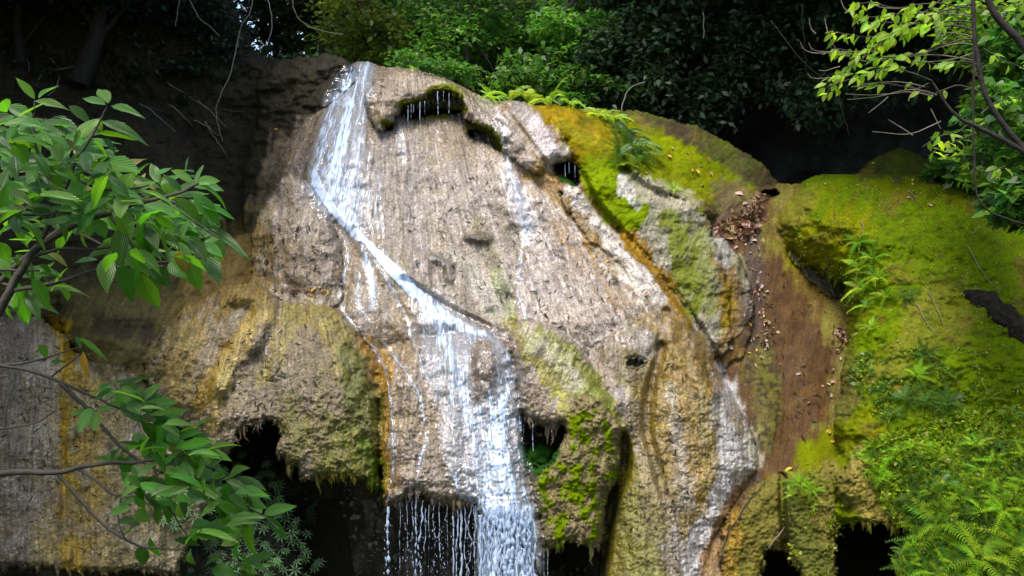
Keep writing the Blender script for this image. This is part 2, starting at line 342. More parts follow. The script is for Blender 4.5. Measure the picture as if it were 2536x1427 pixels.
#cave([(200, 800), (300, 790), (400, 815), (390, 850), (300, 845), (215, 830)], .35, jag=5, jf=2, rel=True, lip=.05)
#cave([(540, 748), (600, 728), (640, 735), (600, 770), (548, 775)], .12, jag=3, jf=2, rel=True, lip=.03)
# rock shelf inside the big cave on the left, carries the whorled plants
def in_cave(pts, dep, Rr, B, body='cave_shelf'):
    global DEP, OWN
    if body not in BODIES: BODIES.append(body)
    s = sdf_poly(pts)+5*n_sm
    t = np.clip(s/Rr, 0, 1)
    D = dep[0]+dep[3]*(X-dep[1])/1000+dep[4]*(Y-dep[2])/1000+B*(1-np.sqrt(np.clip(1-(1-t)**2, 0, 1)))-.12*n_mid-.05*n_sm
    m = (s > 0) & (D < DEP); DEP = np.where(m, D, DEP); OWN = np.where(m, BODIES.index(body), OWN)
in_cave([(300, 1250), (420, 1180), (560, 1150), (660, 1190), (730, 1270), (770, 1400), (800, 1700), (280, 1700)], (1.0, 550, 1300, .6, -1.5), 90, .8)
in_cave([(1296, 1110), (1345, 1085), (1385, 1110), (1360, 1165), (1310, 1160)], (.28, 1340, 1130, 0, -1), 20, .3)
in_cave([(1362, 425), (1410, 440), (1445, 480), (1430, 500), (1380, 460)], (1.75, 1400, 450, 0, -1), 16, .2)

# ------------------------------------------------------------------ colours of the stone (some shade and wet glints painted in)
RGB = np.zeros(X.shape+(3,)); RGB[...] = (.25, .205, .155)
RO = np.full(X.shape, .5); MO = np.zeros(X.shape); ST = np.full(X.shape, .3)
pw1 = fbm(U/22, V/110, 101, 3); pw2 = fbm(X/45, Y/45, 105, 4)
def lay(a, c=None, ro=None, mo=None):
    global RGB, RO, MO
    a = np.clip(a, 0, 1)
    if c is not None: RGB = RGB*(1-a[..., None])+np.array(c)*a[..., None]
    if ro is not None: RO = RO*(1-a)+ro*a
    if mo is not None: MO = MO*(1-a)+mo*a
def paint(s, soft, c=None, al=1, ro=None, mo=None, streak=.5, speck=.5):
    e = s+soft*(streak*pw1*2.2+speck*pw2*1.8+.35)
    lay(min(1, al*1.15)*sst(-soft*.45, soft*.45, e), c, ro, mo)
TUFA = (.205, .158, .103); PALE = (.40, .37, .34); OCHRE = (.185, .105, .018); OLIVE = (.125, .115, .03); MOSS = (.10, .145, .012)
MOSSD = (.045, .065, .010); BROWN = (.070, .040, .018); DARK = (.030, .026, .020); GREY = (.24, .225, .215); ORANGE = (.30, .165, .02); GOLD = (.24, .185, .03)
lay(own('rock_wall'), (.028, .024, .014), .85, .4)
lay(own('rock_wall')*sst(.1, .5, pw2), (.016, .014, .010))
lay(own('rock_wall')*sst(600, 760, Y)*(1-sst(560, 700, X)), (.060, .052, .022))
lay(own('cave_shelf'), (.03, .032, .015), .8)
lay(own('flowstone_dome'), TUFA, .26); lay(own('left_lobe'), (.175, .138, .085), .42, .05); lay(own('left_column'), (.19, .152, .088), .5, .05)
lay(own('mossy_mound'), (.085, .125, .018), .85, 1); lay(own('mossy_ridge'), (.12, .135, .018), .8, .9)
lay(own('fern_bank'), (.10, .125, .016), .85, 1); lay(own('gully_slope'), BROWN, .72, .4)
lay(own('ledge_rock'), (.13, .115, .035), .8, .6); lay(own('green_curtain'), (.15, .15, .035), .8, .6)
lay(own('pale_rock'), (.21, .195, .145), .6, .2)
S = sdf_poly; L = sdf_line
# dome tints
paint(S([(1000, 430), (1300, 400), (1450, 600), (1600, 800), (1650, 900), (1500, 920), (1250, 780), (1100, 720), (1000, 560)]), 80, (.27, .222, .178), .9, .17)
paint(S([(1560, 800), (1660, 780), (1740, 870), (1790, 960), (1760, 1100), (1760, 1290), (1700, 1400), (1500, 1440), (1510, 1300), (1560, 1150), (1550, 960)]), 50, (.165, .12, .038), .85, .3)
paint(S([(1500, 1150), (1600, 1180), (1640, 1300), (1600, 1440), (1490, 1440)]), 50, (.13, .125, .03), .7, .4)
paint(S([(620, 540), (830, 560), (850, 700), (640, 700)]), 50, (.15, .108, .06), .7, .35)
paint(S([(920, 330), (1060, 320), (1040, 600), (960, 620), (915, 540)]), 40, (.23, .20, .17), .7)
for l, c, al in [
    ([(1290, 400, 20), (1400, 470, 34), (1500, 570, 44), (1600, 690, 50), (1670, 790, 44), (1650, 870, 24)], OCHRE, .9), ([(1440, 520, 14), (1560, 680, 20), (1640, 780, 18)], (.13, .085, .02), .6),
    ([(1380, 560, 10), (1480, 680, 14), (1540, 760, 12)], OCHRE, .5),
    ([(1250, 270, 8), (1330, 370, 10), (1380, 430, 10)], (.19, .12, .05), .7),
    ([(1345, 285, 10), (1390, 350, 12), (1412, 395, 12)], (.23, .13, .04), .8),
    ([(1290, 262, 12), (1340, 320, 18), (1375, 385, 22)], (.46, .40, .38), .85),
    ([(1205, 255, 12), (1260, 330, 14), (1300, 400, 14)], (.33, .28, .24), .7),
    ([(1175, 560, 8), (1230, 650, 12), (1260, 760, 10), (1290, 810, 8)], (.17, .15, .06), .6),
    ([(1080, 560, 8), (1120, 690, 10), (1160, 780, 8)], (.19, .155, .09), .5),
    ([(1420, 470, 8), (1520, 600, 9), (1620, 740, 9)], (.50, .46, .42), .75),
    ([(1500, 620, 6), (1590, 740, 8), (1640, 810, 6)], (.5, .45, .38), .7),
    ([(700, 360, 20), (660, 450, 20), (640, 560, 14)], (.17, .13, .09), .7),
    ([(650, 520, 18), (640, 620, 18), (640, 690, 16)], (.15, .12, .06), .8),
    ([(1130, 640, 14), (1180, 700, 18), (1240, 770, 16)], (.36, .35, .28), .6),
    ([(960, 170, 20), (1060, 190, 20), (1150, 230, 16)], (.22, .165, .10), .6),
    ([(1270, 800, 10), (1340, 900, 14), (1400, 1000, 14), (1420, 1050, 10)], (.21, .19, .03), .8),
    ([(1340, 840, 22), (1430, 930, 34), (1500, 1020, 30), (1530, 1080, 20)], (.15, .16, .025), .85),
    ([(1300, 830, 10), (1370, 880, 14), (1430, 950, 10)], (.38, .36, .22), .55),
    ([(1200, 830, 22), (1198, 900, 30), (1195, 970, 18)], (.15, .11, .075), .9),
    ([(950, 880, 12), (950, 1000, 16), (945, 1130, 12), (955, 1210, 12)], (.26, .16, .045), .75),
    ([(900, 850, 16), (925, 900, 16), (935, 960, 10)], ORANGE, .5),
    ([(1560, 960, 16), (1580, 1060, 16), (1560, 1180, 20), (1540, 1300, 30), (1550, 1427, 34)], (.16, .14, .03), .8),
    ([(1640, 940, 18), (1640, 1050, 20), (1680, 1200, 22), (1740, 1300, 10)], (.19, .13, .04), .75),
    ([(1680, 880, 26), (1740, 960, 26), (1760, 1080, 20), (1750, 1250, 18)], (.22, .165, .055), .7),
    ([(1545, 970, 8), (1590, 1090, 10), (1620, 1200, 14), (1660, 1320, 18), (1690, 1440, 26)], (.30, .28, .27), .9),
    ([(1778, 920, 10), (1810, 1020, 28), (1830, 1120, 40), (1820, 1200, 36), (1760, 1300, 36), (1710, 1440, 34)], (.36, .345, .34), .95),
    ([(1865, 1080, 10), (1880, 1150, 8)], (.4, .38, .3), .5),
    ([(1500, 1200, 18), (1560, 1280, 30), (1600, 1440, 40)], (.14, .135, .03), .7),
    ([(1580, 940, 26), (1590, 1060, 22), (1620, 1180, 22), (1640, 1300, 20)], (.17, .125, .03), .7),
    ([(1660, 900, 24), (1690, 1000, 30), (1700, 1120, 30), (1720, 1250, 26)], (.21, .14, .04), .7),
    ([(1720, 860, 26), (1760, 940, 20)], (.15, .10, .04), .7), ([(1600, 800, 30), (1660, 820, 30)], (.16, .11, .035), .7),
    ([(1660, 960, 5), (1680, 1100, 7), (1700, 1250, 7)], (.36, .32, .24), .6), ([(1600, 1240, 12), (1650, 1350, 16), (1660, 1440, 16)], (.12, .10, .03), .6),
    ([(1500, 880, 16), (1560, 940, 14), (1590, 900, 14)], (.13, .10, .05), .6), ([(1560, 830, 20), (1600, 860, 20), (1590, 900, 14)], (.10, .085, .03), .7),
    ([(760, 320, 18), (730, 420, 22), (760, 520, 20), (800, 600, 16)], (.27, .22, .17), .5),
]: paint(L(l), 26, c, al)
for l, c, al in [
    ([(1060, 640, 10), (1100, 640, 14), (1115, 690, 10)], (.08, .065, .045), .8), ([(1150, 590, 8), (1205, 592, 9)], (.075, .06, .04), .85), ([(1205, 600, 6), (1240, 700, 8), (1250, 760, 6)], (.12, .10, .05), .6),
    ([(1260, 520, 8), (1265, 560, 6)], (.09, .07, .05), .7), ([(1230, 690, 20), (1240, 760, 24)], (.22, .24, .12), .45), ([(1120, 720, 16), (1140, 770, 14)], (.20, .19, .12), .5),
    ([(1580, 840, 22), (1620, 850, 22), (1600, 880, 18)], (.06, .055, .03), .8), ([(1010, 540, 8), (1000, 600, 6)], (.12, .10, .075), .6), ([(700, 640, 26), (760, 660, 30)], (.12, .085, .045), .6), ([(670, 470, 22), (700, 500, 22)], (.10, .08, .055), .7),
    ([(560, 735, 10), (600, 750, 14), (560, 780, 14)], (.11, .085, .04), .7), ([(670, 900, 30), (700, 1000, 30), (690, 1080, 24)], (.12, .10, .06), .5), ([(1010, 1130, 26), (1080, 1180, 30), (1140, 1200, 20)], (.13, .10, .075), .6),
]: paint(L(l), 18, c, al)
# left lobe tints
for l, c, al in [
    ([(560, 740, 20), (640, 730, 20), (640, 780, 18), (590, 850, 22), (540, 920, 22), (500, 1000, 20)], (.21, .145, .035), .8),
    ([(660, 740, 6), (640, 800, 7), (590, 860, 7), (540, 950, 7), (535, 1050, 6)], (.30, .235, .10), .9),
    ([(480, 820, 26), (430, 900, 36), (440, 980, 26)], (.19, .14, .05), .8),
    ([(770, 780, 26), (830, 800, 26), (850, 900, 30)], (.18, .145, .045), .75),
    ([(720, 760, 14), (700, 850, 16), (650, 930, 14)], (.20, .165, .05), .6),
    ([(860, 880, 26), (900, 960, 34), (900, 1080, 40), (890, 1160, 46)], (.10, .10, .022), .85),
    ([(790, 1060, 50), (850, 1120, 50), (820, 1170, 40)], (.12, .115, .025), .8),
    ([(780, 880, 16), (800, 1000, 20), (760, 1100, 20)], (.12, .095, .045), .6),
    ([(720, 1000, 20), (740, 1080, 20), (720, 1140, 14)], (.12, .11, .03), .7),
    ([(905, 1090, 10), (930, 1180, 16), (925, 1215, 14)], MOSS, .8),
]: paint(L(l), 26, c, al)
paint(S([(400, 790), (470, 700), (560, 600), (650, 570), (650, 720), (560, 740)]), 70, (.15, .108, .045), .9, .6)
paint(S([(180, 740), (300, 700), (420, 720), (400, 850), (350, 960), (200, 900)]), 80, (.085, .07, .03), .8, .7)
paint(L([(260, 800, 16), (320, 815, 18), (380, 830, 10)]), 30, (.03, .026, .014), .8)  # dark colour stands in for shade in the bowl's hollow
# left column
for l, c, al in [
    ([(150, 820, 12), (170, 950, 14), (175, 1150, 22), (190, 1420, 30)], (.30, .195, .03), .9),
    ([(230, 1000, 12), (250, 1200, 16), (250, 1400, 16)], (.28, .22, .11), .8),
    ([(110, 1330, 30), (180, 1380, 30), (300, 1400, 20)], (.28, .22, .09), .5), ([(200, 960, 30), (215, 1100, 40), (220, 1300, 44)], (.22, .16, .05), .8), ([(300, 1050, 26), (310, 1200, 26), (300, 1380, 26)], (.14, .115, .055), .7), ([(120, 850, 20), (110, 1000, 20), (120, 1200, 16)], (.24, .205, .15), .6), ([(20, 820, 40), (10, 1000, 34), (20, 1400, 30)], (.12, .10, .075), .7),
    ([(60, 900, 30), (50, 1050, 30), (60, 1250, 20)], (.14, .125, .09), .5),
    ([(380, 1150, 20), (430, 1300, 30), (480, 1420, 30)], (.10, .09, .03), .8),
]: paint(L(l), 30, c, al)
# pale rock, ridge, gully and mound
paint(S([(1440, 380), (1500, 400), (1590, 480), (1600, 540), (1545, 570), (1490, 530), (1450, 470)]), 20, (.13, .18, .010), .95, .85, 1)
paint(S([(1700, 560), (1750, 560), (1790, 700), (1760, 780), (1700, 700)]), 40, (.15, .16, .05), .7, .8, .6)
paint(L([(1660, 560, 16), (1700, 660, 20), (1720, 760, 16)]), 34, (.12, .14, .03), .8, .8, .7)
paint(L([(1560, 470, 18), (1640, 470, 16), (1710, 500, 12)]), 20, (.28, .26, .19), .8)
paint(L([(1540, 440, 8), (1555, 480, 12), (1575, 510, 8)]), 12, (.45, .44, .40), .7, mo=0)
paint(S([(1310, 250), (1420, 262), (1500, 295), (1530, 325), (1470, 350), (1400, 330), (1350, 290)]), 24, (.22, .15, .018), .9, .7, .7)
paint(L([(1400, 330, 20), (1450, 370, 20), (1520, 330, 20)]), 24, (.20, .17, .015), .6)
paint(L([(1560, 285, 26), (1680, 320, 32), (1800, 370, 36), (1900, 450, 36)]), 30, (.040, .027, .015), .95, .85, .4)  # brown ridge top, its shadow put into the colour
paint(L([(1560, 320, 12), (1650, 370, 26), (1760, 440, 30), (1850, 480, 16)]), 26, (.14, .165, .012), .9, .85, 1)
paint(L([(1800, 470, 26), (1860, 490, 30), (1780, 530, 26)]), 30, (.09, .065, .035), .8, .7, .2)
paint(L([(1790, 640, 20), (1815, 720, 26), (1820, 800, 26), (1810, 880, 16)]), 22, (.15, .10, .045), .8)
paint(L([(1800, 720, 8), (1805, 770, 12), (1795, 820, 9)]), 18, (.19, .135, .025), .7)
paint(L([(1780, 590, 14), (1800, 640, 14)]), 22, (.26, .25, .23), .7)
paint(L([(1830, 640, 10), (1845, 680, 10)]), 14, (.21, .20, .11), .7)
paint(L([(1875, 860, 20), (1892, 960, 32), (1900, 1050, 22), (1895, 1100, 10)]), 30, (.105, .098, .03), .75, .8, .4)
lay(own('gully_slope')*sst(-26, 0, L([(1875, 860, 20), (1892, 960, 36), (1900, 1050, 26), (1895, 1100, 14)]))*sst(.05, .3, vnoise(X/14, Y/12, 401)+.5*n_sm), (.045, .035, .018))
paint(L([(1930, 560, 24), (2000, 700, 22), (2080, 820, 14)]), 34, (.125, .088, .028), .6)
paint(L([(2070, 760, 16), (2050, 820, 16), (2080, 860, 14)]), 20, (.15, .13, .04), .7)
paint(L([(1860, 560, 14), (1870, 700, 20), (1860, 850, 14)]), 24, (.065, .05, .042), .7)
paint(L([(2085, 900, 22), (2095, 1000, 26), (2060, 1090, 26)]), 30, (.12, .105, .035), .7, .7, .4)
paint(L([(1990, 1140, 20), (2080, 1090, 30), (2160, 1040, 30)]), 24, (.13, .15, .014), .9, .85, .9)
paint(L([(1870, 1180, 8), (1790, 1290, 18), (1760, 1440, 28)]), 16, (.15, .095, .045), .9, .5, 0)
paint(L([(1820, 1280, 14), (1810, 1380, 14), (1800, 1450, 14)]), 16, (.23, .155, .045), .8, .6, 0)
paint(L([(1960, 500, 40), (1930, 600, 30)]), 44, (.13, .115, .03), .7)
paint(L([(2080, 560, 40), (2120, 640, 40), (2000, 620, 30)]), 60, (.15, .145, .02), .7)
paint(L([(2330, 760, 60), (2240, 860, 50), (2150, 900, 40)]), 60, (.15, .14, .035), .6)
paint(L([(2190, 450, 20), (2320, 460, 26), (2460, 520, 30)]), 34, (.085, .10, .012), .8)
paint(L([(2150, 650, 30), (2180, 760, 40), (2160, 840, 30)]), 34, (.09, .14, .012), .8)
paint(S([(2100, 430), (2200, 350), (2340, 390), (2330, 440), (2200, 440)]), 24, (.04, .045, .012), .9)
paint(L([(2130, 1130, 20), (2130, 1200, 20), (2160, 1280, 26), (2240, 1290, 20)]), 20, (.22, .185, .06), .8, .8, .2)
paint(L([(1960, 1260, 20), (1990, 1350, 30), (2050, 1420, 30)]), 20, (.075, .085, .022), .7)
# green curtain: bright moss patches over tan crust
gm = own('green_curtain')
lay(gm, (.155, .13, .062), .7, .1)
lay(gm*sst(.0, .3, vnoise(X/38, Y/46, 111)+.5*n_sm+.25*sst(1150, 1300, Y)*sst(1500, 1380, X)), (.11, .155, .014), .9, 1)
lay(gm*sst(.1, .4, vnoise(X/30, Y/36, 117)), (.20, .165, .09), .8, .1)
paint(S([(1285, 1080), (1400, 1090), (1345, 1175), (1300, 1160)]), 12, (.02, .055, .012), .95, .8, 1)
# hollows coloured dark to deepen their shade, with moss along niche rims
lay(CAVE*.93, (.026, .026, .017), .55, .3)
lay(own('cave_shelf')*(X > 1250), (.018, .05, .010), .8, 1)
for pts in ([(1062, 228, 6), (1090, 215, 8), (1130, 222, 8), (1148, 240, 6)], [(985, 258, 5), (1030, 250, 5), (1060, 240, 5)], [(1155, 315, 6), (1200, 315, 7), (1230, 335, 9), (1246, 365, 9)], [(945, 300, 6), (972, 310, 8)], [(1100, 275, 12), (1150, 270, 8)], [(1060, 280, 8), (1100, 285, 10)]):
    paint(L(pts), 8, (.11, .125, .015), .8, .8, .9)
# scattered dark crumbs and pits; pale flecks painted in as wet glints
sat_ = 1-RGB.min(-1)/RGB.max(-1); plain = 1-.85*sst(.52, .72, sat_)
sp = vnoise(X/9.5, Y/7, 131)+.7*vnoise(X/31, Y/25, 133)
spw = (own('flowstone_dome')+own('left_lobe')+own('left_column')+own('pale_rock')+.5*own('ledge_rock')+.4*own('green_curtain'))
lay(spw*sst(.62, .80, sp)*.75, (.055, .042, .028))
lay(plain*spw*sst(.45, .75, vnoise(X/8, Y/7, 141)+.5*n_mid)*.6, (.46, .42, .40))
lay(plain*own('flowstone_dome')*sst(.5, .75, vnoise(U/7, V/16, 143)+.6*fbm(X/140, Y/110, 145, 3)+.25*sst(1000, 1300, X)*sst(900, 700, Y))*.8, (.46, .42, .40), .14)  # bright flecks imitate glints, strongest towards the dome centre
sp2 = vnoise(X/16, Y/9, 151)+.8*n_mid
lay((own('mossy_mound')+own('mossy_ridge'))*sst(.55, .85, sp2)*.6, (.05, .055, .015))
mm = own('mossy_mound')+own('mossy_ridge')
lay(mm*sst(.0, .45, fbm(X/170, Y/120, 175, 5, .6))*.6, (.06, .08, .012))
lay(mm*sst(.05, .5, fbm(X/110, Y/60, 155, 5, .6))*.45, (.12, .14, .018))
lay(mm*sst(.1, .5, fbm(X/130, Y/90, 157, 5, .6))*.7, (.125, .095, .03))
lay(mm*sst(.1, .45, fbm(X/60, Y/40, 159, 5, .6))*.7, (.038, .052, .010))
lay(own('mossy_mound')*sst(.15, .4, fbm(X/26, Y/16, 179, 4, .6))*.6, (.06, .045, .018))
lay(own('left_column')*sst(.0, .4, fbm(U/60, V/200, 161, 4))*.55, (.12, .105, .075))
lay(own('left_column')*sst(.05, .4, fbm(X/80, Y/80, 163, 4))*.5, (.25, .225, .18))
lay(plain*(own('flowstone_dome')+own('left_lobe'))*sst(.0, .4, fbm(Uw/45, V/240, 165, 4))*.7, (.125, .098, .062))
lay(plain*own('flowstone_dome')*sst(.0, .4, fbm(Uw/30, V/160, 167, 4))*.55, (.30, .255, .225))
lay(own('gully_slope')*sst(.0, .5, fbm(X/90, Y/160, 169, 5, .6))*.6, (.10, .058, .026))
lay(own('gully_slope')*sst(.1, .5, fbm(X/50, Y/120, 171, 5, .6))*.5, (.05, .034, .02))

# the whole grid in space
K = (CAM_D+DEP)/CAM_D/200.0
PXw = (X-1268)*K; PYw = DEP; PZw = (713.5-Y)*K
def grid_ix(px, py):
    j = int(round((px-gx[0])/STEP)); i = int(np.searchsorted(gy, py))
    return min(max(i, 2), NY-3), min(max(j, 2), NX-3)
def rock(px, py, lift=0.0, w=3):
    """point on the rock seen at (px,py) and the smoothed normal there"""
    i, j = grid_ix(px, py)
    w = int(w); a0, a1, b0, b1 = max(i-w, 0), min(i+w, NY-1), max(j-w, 0), min(j+w, NX-1)
    G = lambda a, b: Vector((PXw[a, b], PYw[a, b], PZw[a, b]))
    n = (G(i, b1)-G(i, b0)).cross(G(a0, j)-G(a1, j)); n.normalize()
    if n.y > 0: n = -n
    return G(i, j)+n*lift, n
def rdep(px, py):
    i, j = grid_ix(px, py); return DEP[i, j]

# ------------------------------------------------------------------ materials
def nodes(name):
    m = bpy.data.materials.new(name); m.use_nodes = True; nt = m.node_tree; nt.nodes.clear()
    return m, nt.nodes, nt.links
def N(ns, t, **kw):
    n = ns.new(t)
    for k, v in kw.items(): setattr(n, k, v)
    return n
def mat_rock():
    m, ns, ls = nodes('rock')
    out = N(ns, 'ShaderNodeOutputMaterial'); bs = N(ns, 'ShaderNodeBsdfPrincipled'); ls.new(bs.outputs[0], out.inputs[0])
    col = N(ns, 'ShaderNodeAttribute', attribute_name='tint'); prm = N(ns, 'ShaderNodeAttribute', attribute_name='finish')
    sep = N(ns, 'ShaderNodeSeparateColor'); ls.new(prm.outputs['Color'], sep.inputs[0])
    tc = N(ns, 'ShaderNodeTexCoord'); uv = N(ns, 'ShaderNodeUVMap', uv_map='flow')
    # streaks along the flow
    mp = N(ns, 'ShaderNodeMapping'); mp.inputs['Scale'].default_value = (26, 2.4, 1); ls.new(uv.outputs[0], mp.inputs[0])
    st = N(ns, 'ShaderNodeTexNoise'); st.inputs['Scale'].default_value = 1; st.inputs['Detail'].default_value = 5; ls.new(mp.outputs[0], st.inputs['Vector'])
    n1 = N(ns, 'ShaderNodeTexNoise'); n1.inputs['Scale'].default_value = 26; n1.inputs['Detail'].default_value = 6; n1.inputs['Roughness'].default_value = .65; ls.new(tc.outputs['Object'], n1.inputs['Vector'])
    n2 = N(ns, 'ShaderNodeTexNoise'); n2.inputs['Scale'].default_value = 6; n2.inputs['Detail'].default_value = 8; n2.inputs['Roughness'].default_value = .6; ls.new(tc.outputs['Object'], n2.inputs['Vector'])
    vo = N(ns, 'ShaderNodeTexVoronoi'); vo.inputs['Scale'].default_value = 19; ls.new(tc.outputs['Object'], vo.inputs['Vector'])
    def rng_(src, a, b, lo, hi):
        r = N(ns, 'ShaderNodeMapRange'); r.inputs[1].default_value = a; r.inputs[2].default_value = b; r.inputs[3].default_value = lo; r.inputs[4].default_value = hi
        ls.new(src, r.inputs[0]); return r.outputs[0]
    def mul(a, b):
        x = N(ns, 'ShaderNodeMath', operation='MULTIPLY'); ls.new(a, x.inputs[0])
        if isinstance(b, (int, float)): x.inputs[1].default_value = b
        else: ls.new(b, x.inputs[1])
        return x.outputs[0]
    sm = N(ns, 'ShaderNodeMix', data_type='FLOAT'); ls.new(sep.outputs[1], sm.inputs[0]); ls.new(rng_(st.outputs[0], .3, .7, .60, 1.42), sm.inputs[2]); sm.inputs[3].default_value = 1.0
    v = mul(sm.outputs[0], rng_(n1.outputs[0], .34, .66, .76, 1.25))
    v = mul(v, rng_(n2.outputs[0], .3, .7, .78, 1.25))
    n3 = N(ns, 'ShaderNodeTexNoise'); n3.inputs['Scale'].default_value = 44; n3.inputs['Detail'].default_value = 3; n3.inputs['Distortion'].default_value = .8; ls.new(tc.outputs['Object'], n3.inputs['Vector'])
    sp3 = N(ns, 'ShaderNodeMix', data_type='FLOAT'); ls.new(sep.outputs[1], sp3.inputs[0]); ls.new(mul(rng_(n3.outputs[0], .35, .45, .42, 1.0), rng_(n3.outputs[0], .57, .66, 1.0, 1.8)), sp3.inputs[2]); sp3.inputs[3].default_value = 1.0  # bright specks in the colour also imitate wet glints
    v = mul(v, sp3.outputs[0])
    mx = N(ns, 'ShaderNodeVectorMath', operation='SCALE'); ls.new(col.outputs['Color'], mx.inputs[0]); ls.new(v, mx.inputs['Scale'])
    # warm/cool drift
    hs = N(ns, 'ShaderNodeHueSaturation'); ls.new(mx.outputs[0], hs.inputs['Color']); ls.new(rng_(n2.outputs[0], .3, .7, .487, .513), hs.inputs['Hue']); hs.inputs['Saturation'].default_value = 1.18
    ls.new(hs.outputs[0], bs.inputs['Base Color'])
    ls.new(mul(sep.outputs[0], rng_(n1.outputs[0], .35, .65, .6, 1.35)), bs.inputs['Roughness'])
    ls.new(mul(rng_(sep.outputs[1], 0, 1, 1, .2), rng_(sep.outputs[0], .3, .6, .9, .3)), bs.inputs['Specular IOR Level'])
    # relief
    ad = N(ns, 'ShaderNodeMath', operation='ADD'); ls.new(mul(n1.outputs[0], .020), ad.inputs[0]); ls.new(mul(n3.outputs[0], .016), ad.inputs[1])
    ad2 = N(ns, 'ShaderNodeMath', operation='ADD'); ls.new(ad.outputs[0], ad2.inputs[0]); ls.new(mul(st.outputs[0], .017), ad2.inputs[1])
    bp = N(ns, 'ShaderNodeBump'); bp.inputs['Distance'].default_value = 1.0; ls.new(ad2.outputs[0], bp.inputs['Height'])
    ls.new(sep.outputs[2], bp.inputs['Strength'])
    ls.new(bp.outputs[0], bs.inputs['Normal'])
    return m
M_ROCK = mat_rock()
BUMP = .9-.55*MO-.45*own('gully_slope')
BUMP = np.clip(BUMP, .15, 1)

# meshes, one per body
LABELS = {
    'rock_wall': ('cliff', 'dark shaded earth and rock slope behind the dome on the left'),
    'mossy_mound': ('mossy_mound', 'big rounded mound under bright yellow green moss on the right'),
    'mossy_ridge': ('mossy_ridge', 'mossy ridge with orange top running down behind the dome'),
    'gully_slope': ('gully_slope', 'smooth brown gully slope sprinkled with fallen leaves'),
    'flowstone_dome': ('flowstone_dome', 'tall wet tan and grey flowstone dome carrying the waterfall'),
    'pale_rock': ('pale_rock', 'pale crusted rock with green patches right of the dome'),
    'left_lobe': ('stone_lobe', 'bulging tan stone lobe with ragged hanging edge left of the waterfall'),
    'green_curtain': ('mossy_curtain', 'lumpy green hanging stone curtain between two dark hollows'),
    'left_column': ('stone_column', 'grey flowstone column with golden stripe in the lower left'),
    'fern_bank': ('fern_bank', 'steep mossy bank overgrown with ferns in the lower right'),
    'ledge_rock': ('ledge_rock', 'mossy overhanging ledge rocks at the foot of the gully'),
    'cave_shelf': ('cave_shelf', 'dark mossy shelf inside the cave under the stone lobe'),
}
vi = np.arange(NX*NY).reshape(NY, NX)
F = np.stack([vi[1:, :-1], vi[1:, 1:], vi[:-1, 1:], vi[:-1, :-1]], -1).reshape(-1, 4)
ok = (DEP < 50)
fo = (ok[1:, :-1] & ok[1:, 1:] & ok[:-1, 1:] & ok[:-1, :-1]).reshape(-1)
fown = OWN[1:, :-1].reshape(-1)
ALL = np.stack([PXw.ravel(), PYw.ravel(), PZw.ravel()], -1)
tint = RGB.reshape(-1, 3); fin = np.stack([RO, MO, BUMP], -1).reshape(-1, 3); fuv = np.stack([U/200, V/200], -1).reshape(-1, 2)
# normals of the whole sheet so that bodies join without a seam
_dx = np.zeros((NY, NX, 3)); _P = ALL.reshape(NY, NX, 3)
ROCK_OBJ = {}
for bi, b in enumerate(BODIES):
    sel = fo & (fown == bi)
    if b == 'void' or not sel.any(): continue
    fs = F[sel]; used, inv = np.unique(fs, return_inverse=True)
    name, lab = LABELS[b]
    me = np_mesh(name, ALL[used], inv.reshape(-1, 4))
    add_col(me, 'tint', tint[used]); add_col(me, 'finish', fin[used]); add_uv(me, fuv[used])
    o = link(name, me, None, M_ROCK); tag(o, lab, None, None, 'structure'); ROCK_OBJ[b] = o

def fringe(body, x0, x1, y0, y1, n, lmin, lmax, col=None, moss=.2):
    co, fa, ti, o_ = [], [], [], 0
    for _ in range(n):
        x = random.uniform(x0, x1); j = min(max(int(round((x-gx[0])/STEP)), 0), NX-1); i = int(np.searchsorted(gy, y0)); i1 = int(np.searchsorted(gy, y1))
        while i < i1 and CAVE[i, j] < .5: i += 1
        if i >= i1 or CAVE[i, j] < .5: continue
        a = i-3; d = DEP[a, j]
        if d > 3: continue
        l = random.uniform(lmin, lmax)*(.25+random.random()**2)*max(.2, .8+1.6*float(vnoise(x/26., y0/50., 77))); r = random.uniform(2.5, 6)/200
        p = at(gx[j], gy[a]-2, d+.02); q = [p+Vector((0, .03*random.random(), 0)), p+Vector((random.gauss(0, .01), 0, -l*.4/200)), p+Vector((random.gauss(0, .015), .01, -l*.8/200)), p+Vector((random.gauss(0, .02), .02, -(l+3)/200))]
        A = np.array([tuple(v) for v in q]); rr = np.array([r, r*.95, r*.5, r*.08])*random.uniform(.8, 1.2)
        an = np.linspace(0, 2*np.pi, 5, endpoint=False)+random.random()
        ring = np.stack([np.cos(an), np.sin(an), an*0], -1)*(1+.3*np.random.default_rng(o_).normal(size=(4, 5, 1)))
        c = (A[:, None]+rr[:, None, None]*ring).reshape(-1, 3); co.append(c)
        for u in range(3):
            for v in range(5): fa.append((o_+u*5+v, o_+(u+1)*5+v, o_+(u+1)*5+(v+1) % 5, o_+u*5+(v+1) % 5))
        o_ += 20; t = RGB[max(a-2, 0), j]*random.uniform(.7, 1.15) if col is None or random.random() < .4 else np.array(col)*random.uniform(.6, 1.3); ti.append(np.tile(t, (20, 1)))
    if not co: return
    co = np.concatenate(co); me = np_mesh('hanging_fringe', co, np.array(fa)); ti = np.concatenate(ti)
    add_col(me, 'tint', ti); add_col(me, 'finish', np.tile([.6, moss, .7], (len(co), 1))); add_uv(me, co[:, [0, 2]])
    o = link('hanging_fringe', me, ROCK_OBJ[body], M_ROCK)
